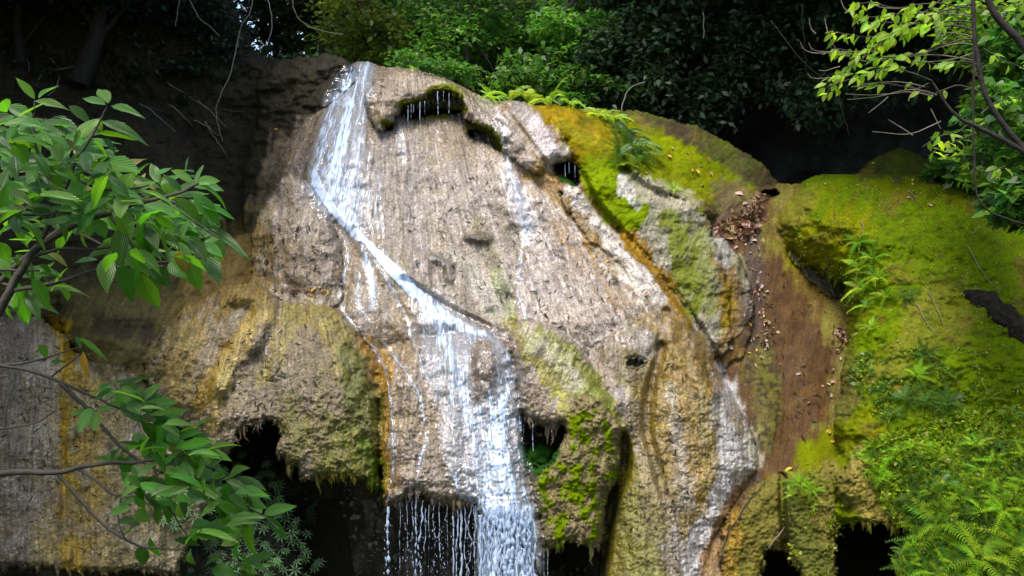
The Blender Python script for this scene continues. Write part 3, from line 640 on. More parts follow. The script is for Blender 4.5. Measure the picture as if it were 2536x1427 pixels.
for a in [('left_lobe', 590, 700, 1000, 1110, 70, 10, 30), ('left_lobe', 560, 600, 1060, 1160, 20, 10, 24), ('left_lobe', 690, 955, 1100, 1270, 240, 12, 34), ('flowstone_dome', 945, 1200, 1150, 1300, 200, 10, 30), ('left_column', -60, 560, 1360, 1440, 320, 8, 22), ('flowstone_dome', 1290, 1405, 1000, 1080, 70, 12, 32), ('green_curtain', 1345, 1495, 1310, 1380, 90, 12, 34),
    ('flowstone_dome', 985, 1155, 205, 260, 90, 6, 16, (.11, .12, .02), .8), ('flowstone_dome', 1150, 1250, 305, 375, 50, 6, 14, (.11, .12, .02), .8), ('flowstone_dome', 1360, 1440, 385, 430, 30, 6, 14), ('flowstone_dome', 1540, 1606, 870, 900, 30, 6, 12), ('mossy_mound', 1950, 2100, 600, 720, 110, 8, 22, (.13, .14, .02), 1), ('ledge_rock', 2060, 2262, 1270, 1340, 110, 8, 26, (.16, .14, .04), .4), ('ledge_rock', 1880, 1990, 1330, 1420, 50, 8, 22)]:
    fringe(*a)
def mat_simple(name, col, rough=.7, vary=.25, scale=12, bump=.02, spec=.4):
    m, ns, ls = nodes(name)
    out = N(ns, 'ShaderNodeOutputMaterial'); bs = N(ns, 'ShaderNodeBsdfPrincipled'); ls.new(bs.outputs[0], out.inputs[0])
    tc = N(ns, 'ShaderNodeTexCoord'); n1 = N(ns, 'ShaderNodeTexNoise'); n1.inputs['Scale'].default_value = scale; n1.inputs['Detail'].default_value = 6
    ls.new(tc.outputs['Object'], n1.inputs['Vector'])
    mr = N(ns, 'ShaderNodeMapRange'); mr.inputs[1].default_value = .3; mr.inputs[2].default_value = .7; mr.inputs[3].default_value = 1-vary; mr.inputs[4].default_value = 1+vary
    ls.new(n1.outputs[0], mr.inputs[0])
    sc_ = N(ns, 'ShaderNodeVectorMath', operation='SCALE'); sc_.inputs[0].default_value = col; ls.new(mr.outputs[0], sc_.inputs['Scale'])
    ls.new(sc_.outputs[0], bs.inputs['Base Color']); bs.inputs['Roughness'].default_value = rough; bs.inputs['Specular IOR Level'].default_value = spec
    bp = N(ns, 'ShaderNodeBump'); bp.inputs['Distance'].default_value = bump; ls.new(n1.outputs[0], bp.inputs['Height']); ls.new(bp.outputs[0], bs.inputs['Normal'])
    return m
def mat_leaf(name, col, trans=(.25, .5, .03), tw=.45, rough=.4, vein=True, spread=.35, attr=False, hue=.03, spec=.5):
    """leaf blade: glossy skin over a body that lets light through; each leaf a little different"""
    m, ns, ls = nodes(name)
    out = N(ns, 'ShaderNodeOutputMaterial'); bs = N(ns, 'ShaderNodeBsdfPrincipled'); tr = N(ns, 'ShaderNodeBsdfTranslucent'); mx = N(ns, 'ShaderNodeMixShader')
    ls.new(bs.outputs[0], mx.inputs[1]); ls.new(tr.outputs[0], mx.inputs[2]); mx.inputs[0].default_value = tw; ls.new(mx.outputs[0], out.inputs[0])
    oi = N(ns, 'ShaderNodeObjectInfo'); tc = N(ns, 'ShaderNodeTexCoord')
    rnd = oi.outputs['Random']
    if attr:
        a = N(ns, 'ShaderNodeAttribute', attribute_name='vary'); rnd = a.outputs['Fac']
    mr = N(ns, 'ShaderNodeMapRange'); mr.inputs[3].default_value = 1-spread; mr.inputs[4].default_value = 1+spread; ls.new(rnd, mr.inputs[0])
    wn_ = N(ns, 'ShaderNodeTexWhiteNoise', noise_dimensions='1D'); ls.new(rnd, wn_.inputs['W'])
    mh = N(ns, 'ShaderNodeMapRange'); mh.inputs[3].default_value = .5-hue; mh.inputs[4].default_value = .5+hue; ls.new(wn_.outputs['Value'], mh.inputs[0])
    val = mr.outputs[0]
    if vein:
        uv = N(ns, 'ShaderNodeUVMap', uv_map='blade'); sp_ = N(ns, 'ShaderNodeSeparateXYZ'); ls.new(uv.outputs[0], sp_.inputs[0])
        ab = N(ns, 'ShaderNodeMath', operation='ABSOLUTE'); ls.new(sp_.outputs[0], ab.inputs[0])
        # side veins run forward from the midrib
        t = N(ns, 'ShaderNodeMath', operation='MULTIPLY_ADD'); ls.new(ab.outputs[0], t.inputs[0]); t.inputs[1].default_value = -.55; ls.new(sp_.outputs[1], t.inputs[2])
        f = N(ns, 'ShaderNodeMath', operation='MULTIPLY'); ls.new(t.outputs[0], f.inputs[0]); f.inputs[1].default_value = 44
        s = N(ns, 'ShaderNodeMath', operation='SINE'); ls.new(f.outputs[0], s.inputs[0])
        v1 = N(ns, 'ShaderNodeMapRange'); v1.inputs[1].default_value = .8; v1.inputs[2].default_value = 1; v1.inputs[3].default_value = 0; v1.inputs[4].default_value = .13; ls.new(s.outputs[0], v1.inputs[0])
        v2 = N(ns, 'ShaderNodeMapRange'); v2.inputs[1].default_value = .07; v2.inputs[2].default_value = .0; v2.inputs[3].default_value = 0; v2.inputs[4].default_value = .45; ls.new(ab.outputs[0], v2.inputs[0])
        ad = N(ns, 'ShaderNodeMath', operation='MAXIMUM'); ls.new(v1.outputs[0], ad.inputs[0]); ls.new(v2.outputs[0], ad.inputs[1])
        m1 = N(ns, 'ShaderNodeMath', operation='ADD'); ls.new(ad.outputs[0], m1.inputs[0]); m1.inputs[1].default_value = 1
        m2 = N(ns, 'ShaderNodeMath', operation='MULTIPLY'); ls.new(m1.outputs[0], m2.inputs[0]); ls.new(val, m2.inputs[1]); val = m2.outputs[0]
        bp = N(ns, 'ShaderNodeBump'); bp.inputs['Distance'].default_value = .004; bp.inputs['Strength'].default_value = .4; bp.invert = True
        ls.new(s.outputs[0], bp.inputs['Height']); ls.new(bp.outputs[0], bs.inputs['Normal'])
    for c, tgt in ((col, bs.inputs['Base Color']), (trans, tr.inputs['Color'])):
        sc_ = N(ns, 'ShaderNodeVectorMath', operation='SCALE'); sc_.inputs[0].default_value = c; ls.new(val, sc_.inputs['Scale'])
        hs = N(ns, 'ShaderNodeHueSaturation'); ls.new(sc_.outputs[0], hs.inputs['Color']); ls.new(mh.outputs[0], hs.inputs['Hue']); ls.new(hs.outputs[0], tgt)
    bs.inputs['Roughness'].default_value = rough; bs.inputs['Specular IOR Level'].default_value = spec
    return m
def mat_water(name, sheet=True):
    m, ns, ls = nodes(name)
    out = N(ns, 'ShaderNodeOutputMaterial'); bs = N(ns, 'ShaderNodeBsdfPrincipled'); bs.inputs['Base Color'].default_value = (.54, .66, .84, 1)  # blue of the sky's reflection is put into the water colour
    bs.inputs['Roughness'].default_value = .22; bs.inputs['Specular IOR Level'].default_value = .6
    if not sheet:
        tl = N(ns, 'ShaderNodeBsdfTranslucent'); tl.inputs[0].default_value = (.8, .9, 1, 1); tp = N(ns, 'ShaderNodeBsdfTransparent')
        a = N(ns, 'ShaderNodeMixShader'); a.inputs[0].default_value = .3; ls.new(bs.outputs[0], a.inputs[1]); ls.new(tl.outputs[0], a.inputs[2])
        b = N(ns, 'ShaderNodeMixShader'); b.inputs[0].default_value = .12; ls.new(a.outputs[0], b.inputs[1]); ls.new(tp.outputs[0], b.inputs[2]); ls.new(b.outputs[0], out.inputs[0])
        return m
    tp = N(ns, 'ShaderNodeBsdfTransparent'); mx = N(ns, 'ShaderNodeMixShader'); gl = N(ns, 'ShaderNodeBsdfGlossy'); gl.inputs['Roughness'].default_value = .12
    film = N(ns, 'ShaderNodeMixShader'); film.inputs[0].default_value = .12; ls.new(tp.outputs[0], film.inputs[1]); ls.new(gl.outputs[0], film.inputs[2])
    am = N(ns, 'ShaderNodeAttribute', attribute_name='foam'); uv = N(ns, 'ShaderNodeUVMap', uv_map='flow')
    mp = N(ns, 'ShaderNodeMapping'); mp.inputs['Scale'].default_value = (34, 7.0, 1); ls.new(uv.outputs[0], mp.inputs[0])
    n1 = N(ns, 'ShaderNodeTexNoise'); n1.inputs['Scale'].default_value = 1; n1.inputs['Detail'].default_value = 5; n1.inputs['Roughness'].default_value = .6; n1.inputs['Distortion'].default_value = .6; ls.new(mp.outputs[0], n1.inputs['Vector'])
    mp2 = N(ns, 'ShaderNodeMapping'); mp2.inputs['Scale'].default_value = (13, .8, 1); ls.new(uv.outputs[0], mp2.inputs[0])
    n2 = N(ns, 'ShaderNodeTexNoise'); n2.inputs['Scale'].default_value = 1; n2.inputs['Detail'].default_value = 3; ls.new(mp2.outputs[0], n2.inputs['Vector'])
    s1 = N(ns, 'ShaderNodeMath', operation='MULTIPLY_ADD'); ls.new(n2.outputs[0], s1.inputs[0]); s1.inputs[1].default_value = .8; ls.new(n1.outputs[0], s1.inputs[2])
    s2 = N(ns, 'ShaderNodeMath', operation='ADD'); ls.new(s1.outputs[0], s2.inputs[0]); ls.new(am.outputs['Fac'], s2.inputs[1])
    mr = N(ns, 'ShaderNodeMapRange', interpolation_type='SMOOTHSTEP'); mr.inputs[1].default_value = 1.20; mr.inputs[2].default_value = 1.42; mr.inputs[4].default_value = .97; ls.new(s2.outputs[0], mr.inputs[0])
    bp = N(ns, 'ShaderNodeBump'); bp.inputs['Distance'].default_value = .02; ls.new(n1.outputs[0], bp.inputs['Height'])
    ls.new(bp.outputs[0], bs.inputs['Normal']); ls.new(bp.outputs[0], gl.inputs['Normal'])
    vm = N(ns, 'ShaderNodeMapRange'); vm.inputs[1].default_value = .0; vm.inputs[2].default_value = .5; vm.inputs[4].default_value = .30; ls.new(am.outputs['Fac'], vm.inputs[0])
    mxx = N(ns, 'ShaderNodeMath', operation='MAXIMUM'); ls.new(mr.outputs[0], mxx.inputs[0]); ls.new(vm.outputs[0], mxx.inputs[1]); ls.new(mxx.outputs[0], mx.inputs[0]); ls.new(film.outputs[0], mx.inputs[1]); ls.new(bs.outputs[0], mx.inputs[2]); ls.new(mx.outputs[0], out.inputs[0])
    return m
M_WSHEET = mat_water('water_foam'); M_WSTR = mat_water('water_strand', False)
M_BARK = mat_simple('bark', (.055, .045, .035), .8); M_BARKD = mat_simple('dark_bark', (.022, .017, .013), .85)
M_TWIG = mat_simple('pale_twig', (.17, .14, .10), .7); M_VINE = mat_simple('vine', (.20, .18, .15), .8)
M_LOG = mat_simple('rotten_log', (.022, .018, .013), .9, .6, 14, .09, .15)
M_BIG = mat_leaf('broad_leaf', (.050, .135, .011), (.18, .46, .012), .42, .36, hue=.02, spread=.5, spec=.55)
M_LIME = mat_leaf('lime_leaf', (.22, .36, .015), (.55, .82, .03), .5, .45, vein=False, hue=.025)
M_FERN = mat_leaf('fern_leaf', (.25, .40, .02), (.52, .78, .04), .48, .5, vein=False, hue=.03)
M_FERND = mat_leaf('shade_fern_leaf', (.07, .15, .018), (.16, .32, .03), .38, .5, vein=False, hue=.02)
M_NET = mat_leaf('whorl_leaf', (.20, .36, .15), (.30, .5, .14), .3, .5, vein=False, spread=.3, hue=.01)
M_DEAD = mat_leaf('dead_leaf', (.29, .15, .07), (.28, .14, .04), .15, .6, vein=False, spread=.55, hue=.035)
M_YEL = mat_leaf('yellow_leaf', (.50, .30, .03), (.5, .3, .02), .2, .5, vein=False, spread=.3, hue=.02)
M_PINK = mat_leaf('bleached_leaf', (.45, .32, .24), (.3, .2, .1), .15, .6, vein=False, spread=.3, hue=.02)
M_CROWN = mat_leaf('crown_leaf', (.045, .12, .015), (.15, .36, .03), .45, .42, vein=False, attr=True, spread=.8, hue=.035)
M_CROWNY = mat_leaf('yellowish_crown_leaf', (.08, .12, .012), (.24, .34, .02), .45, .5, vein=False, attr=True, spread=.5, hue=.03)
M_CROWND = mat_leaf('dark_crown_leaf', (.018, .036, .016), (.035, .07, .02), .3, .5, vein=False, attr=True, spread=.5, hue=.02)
M_LITTER = mat_leaf('litter_leaf', (.17, .10, .05), (.2, .09, .03), .1, .6, vein=False, attr=True, spread=.7, hue=.03)
M_COVER = mat_leaf('ground_leaf', (.22, .30, .018), (.44, .60, .03), .4, .5, vein=False, attr=True, spread=.55, hue=.04)

# ------------------------------------------------------------------ tubes, leaf blades
def tube_arrays(P, r, seg=6, off=0):
    """swept tube: P (n,3), r (n)"""
    P = np.asarray(P, float); n = len(P); r = np.broadcast_to(np.asarray(r, float), (n,))
    T = np.gradient(P, axis=0); T /= np.linalg.norm(T, axis=1)[:, None]+1e-9
    ref = np.array([0, 1., 0]) if abs(T[0][1]) < .9 else np.array([1., 0, 0])
    A = np.cross(T, ref); A /= np.linalg.norm(A, axis=1)[:, None]+1e-9; B = np.cross(T, A)
    an = np.linspace(0, 2*np.pi, seg, endpoint=False)
    co = (P[:, None]+r[:, None, None]*(np.cos(an)[None, :, None]*A[:, None]+np.sin(an)[None, :, None]*B[:, None])).reshape(-1, 3)
    i = np.arange(n-1)[:, None]*seg; k = np.arange(seg)[None]; k2 = (k+1) % seg
    f = np.stack([i+k, i+k2, i+seg+k2, i+seg+k], -1).reshape(-1, 4)+off
    return co, f
def resample(pts, n):
    p = np.array(chaikin(pts, 3, False), float); s = np.r_[0, np.cumsum(np.linalg.norm(np.diff(p, axis=0), axis=1))]
    t = np.linspace(0, s[-1], n); return np.stack([np.interp(t, s, p[:, c]) for c in range(p.shape[1])], 1)
def tubes_mesh(name, lines, seg=6):
    co, fa, o = [], [], 0
    for P, r in lines:
        c, f = tube_arrays(P, r, seg, o); co.append(c); fa.append(f); o += len(c)
    return np_mesh(name, np.concatenate(co), np.concatenate(fa))
def px_line(pts, d, n=None, wig=0.0, seed=0):
    """pts (px,py[,dd]) -> world points standing d behind the middle plane"""
    q = [(p[0], p[1], p[2] if len(p) > 2 else 0.0) for p in pts]
    L_ = sum(math.hypot(a[0]-b[0], a[1]-b[1]) for a, b in zip(q, q[1:])); n = n or max(4, int(L_/12))
    q = resample(q, n)
    if wig:
        t = np.arange(n)*.35+seed*7.1
        q[:, 0] += wig*vnoise(t, t*0+seed, 3); q[:, 1] += wig*vnoise(t, t*0+seed+.5, 4)
    return np.array([at(a, b, d+c) for a, b, c in q])
def blade_mesh(name, wid=.5, droop=.2, fold=.12, tip=1.4, rows=7, wave=.02, serr=0.0, seed=0):
    """leaf blade along +Y, length 1"""
    rg = np.random.default_rng(seed); cols = np.array([-1, -.5, 0, .5, 1.]); co, uv = [], []
    for i in range(rows+1):
        y = i/rows; w = max(.012, math.sin(math.pi*min(1, y**.85))**.8 if y < 1 else .0)
        w *= (1-.45*y**3*tip*.5)
        for c in cols:
            e = 1+(serr*(1 if i % 2 else -1) if abs(c) == 1 else 0)
            x = c*w*wid*.5*e; z = abs(c)*w*fold*wid-droop*y*y+wave*math.sin(7*y+c*2+seed)*abs(c)
            co.append((x, y-.08*droop*y*y, z)); uv.append((c*w, y))
    fa = [(i*5+j, i*5+j+1, i*5+j+6, i*5+j+5) for i in range(rows) for j in range(4)]
    me = np_mesh(name, co, fa); add_uv(me, np.array(uv), 'blade'); return me
def frame_px(b, t, nrm):
    """matrix that lays a unit blade from b to t with its face towards nrm"""
    y = (t-b); L_ = y.length; y.normalize(); z = nrm-y*nrm.dot(y)
    if z.length < 1e-3: z = Vector((0, 0, 1))-y*y.z
    z.normalize(); x = y.cross(z)
    m = Matrix((x, y, z)).transposed().to_4x4(); return m, L_
def put(name, me, parent, M_, base=None):
    o = bpy.data.objects.new(name, me); COL.objects.link(o)
    if parent is not None:
        o.parent = parent; M_ = Matrix.Translation(-Vector(base))@M_
    o.matrix_basis = M_
    return o
BIG = [blade_mesh('broad_blade', w, dr, fo_, serr=.02, seed=k) for k, (w, dr, fo_) in enumerate([(.44, .16, .16), (.50, .26, .10), (.40, .08, .2), (.54, .2, .14), (.36, .3, .2), (.5, -.05, .12)])]
for me in BIG: me.materials.append(M_BIG)
OLD = [me.copy() for me in BIG[:3]]
M_OLD = mat_leaf('ageing_leaf', (.16, .15, .02), (.35, .28, .03), .35, .45, hue=.03, spread=.4)
for me in OLD: me.materials.clear(); me.materials.append(M_OLD)

# ------------------------------------------------------------------ waterfall
wroot = empty('waterfall', at(900, 160, rdep(900, 170)))
tag(wroot, 'white waterfall sliding down the dome and breaking into strands over the cave', 'waterfall', None, 'structure'); WL = wroot.location.copy()
foam = np.full(X.shape, -1.0)
def wet(s, soft, v): 
    global foam
    foam = np.maximum(foam, np.where(s > -soft, v*sst(-soft, soft, s)-(1-sst(-soft, soft*.3, s))*.5, -1))
jw = 5*n_sm+5*n_fing
wet(L([(905, 160, 26), (890, 195, 36), (868, 240, 46), (850, 310, 58), (838, 390, 70), (832, 445, 78), (848, 490, 60), (866, 530, 38), (884, 575, 18)])+jw, 22, .37)
wet(L([(868, 240, 24), (850, 330, 30), (826, 420, 44), (850, 500, 34), (880, 570, 14)])+jw, 30, .46)
wet(L([(775, 430, 14), (810, 500, 16), (850, 550, 12), (885, 590, 10)])+jw*.4, 8, .55)
wet(L([(880, 572, 9), (920, 612, 10), (955, 650, 15), (985, 680, 17), (1030, 728, 16)])+jw*.4, 7, .68)
wet(L([(1030, 725, 16), (1075, 765, 22), (1130, 805, 18), (1195, 828, 9), (1235, 850, 8), (1262, 890, 8)])+jw, 12, .5)
fan = S([(1028, 720), (1075, 722), (1140, 775), (1235, 830), (1262, 868), (1286, 940), (1292, 1010), (1290, 1090), (1312, 1190), (1340, 1290), (1352, 1470), (1195, 1470), (1172, 1270), (1135, 1200), (1105, 1050), (1065, 970), (1042, 870), (1032, 790)])
isl = L([(1196, 845, 10), (1195, 890, 30), (1192, 940, 26), (1185, 985, 12)])+jw*.5
wet(np.minimum(fan, -isl)+jw, 18, .27)
core = np.maximum(L([(1075, 780, 24), (1110, 850, 30), (1135, 930, 32), (1165, 1000, 36), (1205, 1080, 56), (1235, 1200, 66), (1262, 1330, 74), (1275, 1450, 74)]), L([(1225, 842, 8), (1256, 900, 18), (1258, 950, 28), (1240, 1000, 30), (1235, 1090, 36)]))
wet(np.minimum(core, -isl)+jw, 38, .45)
wet(L([(1100, 1050, 10), (1120, 1150, 14), (1150, 1260, 10)])+jw, 16, .34)
wet(L([(1238, 300, 5), (1252, 390, 9), (1280, 480, 18), (1310, 580, 14)])+jw, 18, .30)
wet(L([(895, 610, 5), (912, 660, 9), (928, 730, 10), (920, 770, 4)])+jw*.5, 7, .55)
wet(L([(988, 290, 4), (990, 340, 6), (1000, 400, 4)])+jw*.5, 8, .4)
for x0 in (918, 932, 945): wet(L([(x0-8, 420, 2), (x0-4, 500, 3), (x0+6, 590, 2)]), 4, .5)
wet(L([(1285, 1020, 6), (1292, 1060, 8), (1300, 1100, 5)])+jw*.4, 8, .6)
wet(L([(955, 1235, 6), (962, 1262, 5)])+jw*.2, 8, .7)
RL = [
    [(852, 572), (861, 622), (856, 680), (833, 728), (850, 775), (900, 830), (940, 880), (965, 950), (972, 1050), (976, 1150), (962, 1240)],
    [(905, 640), (886, 700), (881, 750), (930, 820), (990, 900), (1040, 970), (1056, 1060), (1052, 1110), (1036, 1160), (1030, 1215)],
    [(925, 640), (960, 700), (1000, 770), (1020, 830), (1035, 880), (1062, 945)], [(1240, 310), (1256, 390), (1280, 480), (1302, 560), (1290, 650), (1280, 720), (1302, 790)]]
for k, rl in enumerate(RL): wet(L([(a+3*math.sin(b*.07+k), b, 3.2+1.6*math.sin(b*.05+k*2)) for a, b in [tuple(q) for q in chaikin(rl, 1, False)]], 1)+2*n_fine, 5, .52)
foam = np.where(CAVE > .5, -1, foam)
free = sst(1172, 1190, X)*(1-sst(1335, 1352, X))*sst(1250, 1290, Y)*(CAVE > .5)
WD = np.where(free > 0, -.66-.0005*np.maximum(Y-1260, 0)-.03*fbm(X/14, Y/60, 211, 3), DEP)
foam = np.where(free > 0, -.02+.42*free*(1-.2*sst(1320, 1440, Y))+.42*vnoise((X+9*vnoise(X/50, Y/70, 215))/9, Y/300, 213), foam)
Kw = (CAM_D+WD)/CAM_D/200; ALLW = np.stack([((X-1268)*Kw).ravel(), WD.ravel(), ((713.5-Y)*Kw).ravel()], -1)
cellm = foam > -.45
fm = (cellm[1:, :-1] & cellm[1:, 1:] & cellm[:-1, 1:] & cellm[:-1, :-1]).reshape(-1) & fo
fs = F[fm]; used, inv = np.unique(fs, return_inverse=True)
bulk = .012+.030*np.clip(foam, 0, 1)*(1+.9*fbm(U/12, V/60, 201, 3))+.006*vnoise(X/6, Y/14, 205)
cam_p = np.array([0, -CAM_D, 0]); G_ = ALLW[used]; dirv = cam_p-G_; dirv /= np.linalg.norm(dirv, axis=1)[:, None]
Wco = G_+dirv*bulk.reshape(-1)[used][:, None]
me = np_mesh('sliding_sheet', Wco-np.array(WL), inv.reshape(-1, 4)); add_uv(me, fuv[used])
add_col(me, 'foam', np.repeat(foam.reshape(-1)[used][:, None], 3, 1))
link('sliding_sheet', me, wroot, M_WSHEET)
# thin rills that wander over the stone
rills = [
    [(852, 572), (861, 622), (856, 680), (833, 728), (850, 775), (900, 830), (940, 880), (965, 950), (972, 1050), (976, 1150), (962, 1240)],
    [(905, 640), (886, 700), (881, 750), (930, 820), (990, 900), (1040, 970), (1056, 1060), (1052, 1110), (1036, 1160), (1030, 1215)],
    [(925, 640), (960, 700), (1000, 770), (1020, 830), (1035, 880), (1062, 945)],
    [(1240, 310), (1256, 390), (1280, 480), (1302, 560), (1290, 650), (1280, 720), (1302, 790)],
    [(905, 380), (915, 480), (922, 590)], [(930, 470), (936, 540), (950, 600)], [(1270, 480), (1330, 540), (1370, 640)],
    [(745, 370), (735, 400), (748, 440), (800, 515)], [(1050, 1110), (1030, 1165)], [(1040, 560), (1044, 640), (1046, 700)],
]
lines = []
for k, rl in enumerate(rills):
    q = resample(rl, int(sum(math.hypot(a[0]-b[0], a[1]-b[1]) for a, b in zip(rl, rl[1:]))/4))
    P = np.array([rock(a+2.5*vnoise(i*.22, k, 5)+1.2*vnoise(i*.8, k, 7), b, .006)[0] for i, (a, b) in enumerate(q)])
    r = .0002+.009*np.clip(vnoise(np.arange(len(q))*.28, k+.3, 6)+.6*vnoise(np.arange(len(q))*.09, k+.7, 8)+.25, 0, 1)
    if k > 3: r = r*.7
    lines.append((P-np.array(WL), r))
link('rill', tubes_mesh('rill', lines, 5), wroot, M_WSTR)
# strands that fall free in front of the cave
strands = []
def strand(x, y0, y1, r, d, side=4, broken=0.0, seed=0):
    n = max(8, int((y1-y0)/5)); t = np.linspace(0, 1, n); yy = y0+(y1-y0)*t
    w = side*np.array([vnoise(v*.016+seed, seed*1.7, 8) for v in yy])+side*.4*vnoise(yy*.06, seed*3.1, 9)
    P = np.array([at(x+a, b, d) for a, b in zip(w, yy)])
    rr = r*(.7+.7*vnoise(yy*.08, seed*2.3, 10)); rr = np.maximum(rr, r*.25)
    if broken: rr = np.where(vnoise(yy*.11, seed*5.9, 12)+.4*vnoise(yy*.3, seed, 13) < (-.55+broken*t*1.1), 0, rr)
    strands.append((P-np.array(WL), np.maximum(rr, .0002)))
sd = 1
for x, y0, r, br, s_ in [(961, 1255, .022, .9, 3), (957, 1275, .010, 1.2, 4), (1030, 1212, .013, .6, 5), (1022, 1240, .007, 1.1, 5), (1043, 1240, .012, .8, 7), (1052, 1260, .006, 1.3, 6), (1075, 1245, .006, 1.2, 4), (1090, 1245, .006, 1.2, 4), (1008, 1240, .005, 1.2, 3),
    (1123, 1250, .013, .4, 3), (1131, 1245, .011, .5, 5), (1143, 1240, .016, .1, 4), (1152, 1250, .008, .4, 7), (1163, 1240, .008, .5, 9), (1175, 1250, .009, .3, 10), (990, 1245, .004, 1.3, 3), (1108, 1250, .004, 1.2, 3), (1063, 1250, .004, 1.3, 3)]:
    strand(x, y0, 1470, r, -.45, s_, br, sd); sd += 1
for k in range(46):
    x = 1186+160*(k+.5)/54+random.uniform(-2, 2); core_ = 1-abs((x-1262)/75)
    strand(x, 1235+random.uniform(0, 60), 1475, random.uniform(.008, .024)*(1+.6*core_), -.66-random.uniform(0, .12), random.uniform(5, 15), random.uniform(0, .35), sd); sd += 1
for x, y0, y1, r in [(1018, 258, 290, .005), (1024, 256, 282, .004), (1040, 252, 300, .008), (1052, 250, 285, .005), (1084, 226, 290, .009), (1112, 230, 280, .006), (1098, 226, 250, .004), (1135, 278, 292, .005), (1142, 278, 290, .004), (1010, 262, 302, .005), (1000, 284, 304, .006), (1160, 325, 345, .005), (1178, 328, 348, .005), (1196, 330, 350, .004), (1210, 340, 362, .004), (1400, 405, 440, .005), (1410, 402, 430, .004), (1423, 410, 440, .004), (1287, 1030, 1085, .008), (1297, 1050, 1080, .006), (1320, 1050, 1120, .006), (1366, 1065, 1090, .005), (1347, 1360, 1440, .005), (1356, 1360, 1440, .005)]:
    strand(x, y0, y1, r, rdep(x, y0-14)-.03, 1.5, .5, sd); sd += 1
link('falling_strand', tubes_mesh('falling_strand', strands, 5), wroot, M_WSTR)

# drops in the air in front of the cave
dm = []; 
for k in range(240):
    x = random.choice([961, 1005, 1030, 1045, 1075, 1095, 1130, 1160, 1180])+random.gauss(0, 9); y = random.uniform(1270, 1440); h = random.uniform(2, 7)
    p = at(x, y, -.45+random.uniform(-.1, .1)); q = at(x+random.uniform(-.6, .6), y+h, -.45); m_ = (p+q)/2; rr = random.uniform(.002, .005)
    dm.append((np.array([p, p.lerp(q, .35), p.lerp(q, .75), q])-np.array(WL), np.array([.0003, rr, rr*1.2, .0003])))
o = link('spray', tubes_mesh('spray', dm, 4), wroot, M_WSTR); tag(o, kind='stuff')

# ------------------------------------------------------------------ shrub whose branches reach in from the left, close to the lens
def plant_root(name, loc, label, cat, group=None):
    r_ = empty(name, loc); tag(r_, label, cat, group); return r_
def branches(root, d, lst, mat, seg=7, name='branch', wig=2):
    base = root.location
    for k, (pts, r0, r1) in enumerate(lst):
        P = px_line(pts, d, None, wig, k); n = len(P)
        me = tubes_mesh(name, [(P-np.array(base), np.linspace(r0, r1, n))], seg); link(name, me, root, mat)
def leaf_px(root, x0, y0, x1, y1, wpx, d, face=None, dd=None, me=None, mats=None):
    b = at(x0, y0, d+random.uniform(-.12, .12)); dd = random.uniform(-.06, .10) if dd is None else dd
    t = at(x1, y1, b.y+dd)
    if face is None: face = Vector((random.uniform(-.3, .3), -random.uniform(.35, .8), random.uniform(.5, 1)))
    m_, L_ = frame_px(b, t, face)
    me = me or (random.choice(OLD) if random.random() < .035 else random.choice(BIG)); wbase = max(v.co.x for v in me.vertices)*2
    sx = (wpx/ppm(b.y))/(wbase*L_) if wpx else 1
    return put('leaf', me, root, Matrix.Translation(b)@m_@Matrix.Diagonal((L_*min(max(sx, .5), 2.6), L_, L_, 1)), root.location)
D1 = -10.4
r1 = plant_root('leafy_shrub', at(-150, 900, D1), 'broad leaved green shrub branch hanging in from the left edge above', 'shrub')
branches(r1, D1, [
    ([(-150, 960), (-60, 850), (0, 772), (27, 712), (60, 658), (94, 608), (175, 564), (218, 540), (269, 530), (330, 505), (400, 490), (450, 478), (491, 454)], .020, .004),
    ([(60, 658), (84, 632), (150, 615), (232, 618), (300, 610)], .007, .003), ([(27, 719), (90, 712), (141, 702), (222, 672), (300, 650)], .007, .003),
    ([(-150, 650), (0, 668), (98, 672)], .008, .003), ([(-120, 520), (0, 532), (135, 533), (200, 520)], .008, .003),
    ([(94, 608), (140, 520), (175, 437), (188, 397), (218, 353), (252, 293), (266, 262)], .008, .003), ([(150, 500), (100, 400), (80, 330), (86, 250)], .007, .003),
    ([(269, 530), (320, 600), (377, 658), (464, 635), (510, 640)], .006, .003), ([(-100, 420), (-20, 380), (30, 330), (60, 290)], .007, .003),
    ([(400, 490), (440, 520), (500, 560), (540, 590)], .005, .003), ([(175, 437), (240, 470), (320, 470), (370, 460)], .006, .003)], M_BARK)
UPF = lambda: Vector((random.uniform(-.25, .25), -.75, .65))
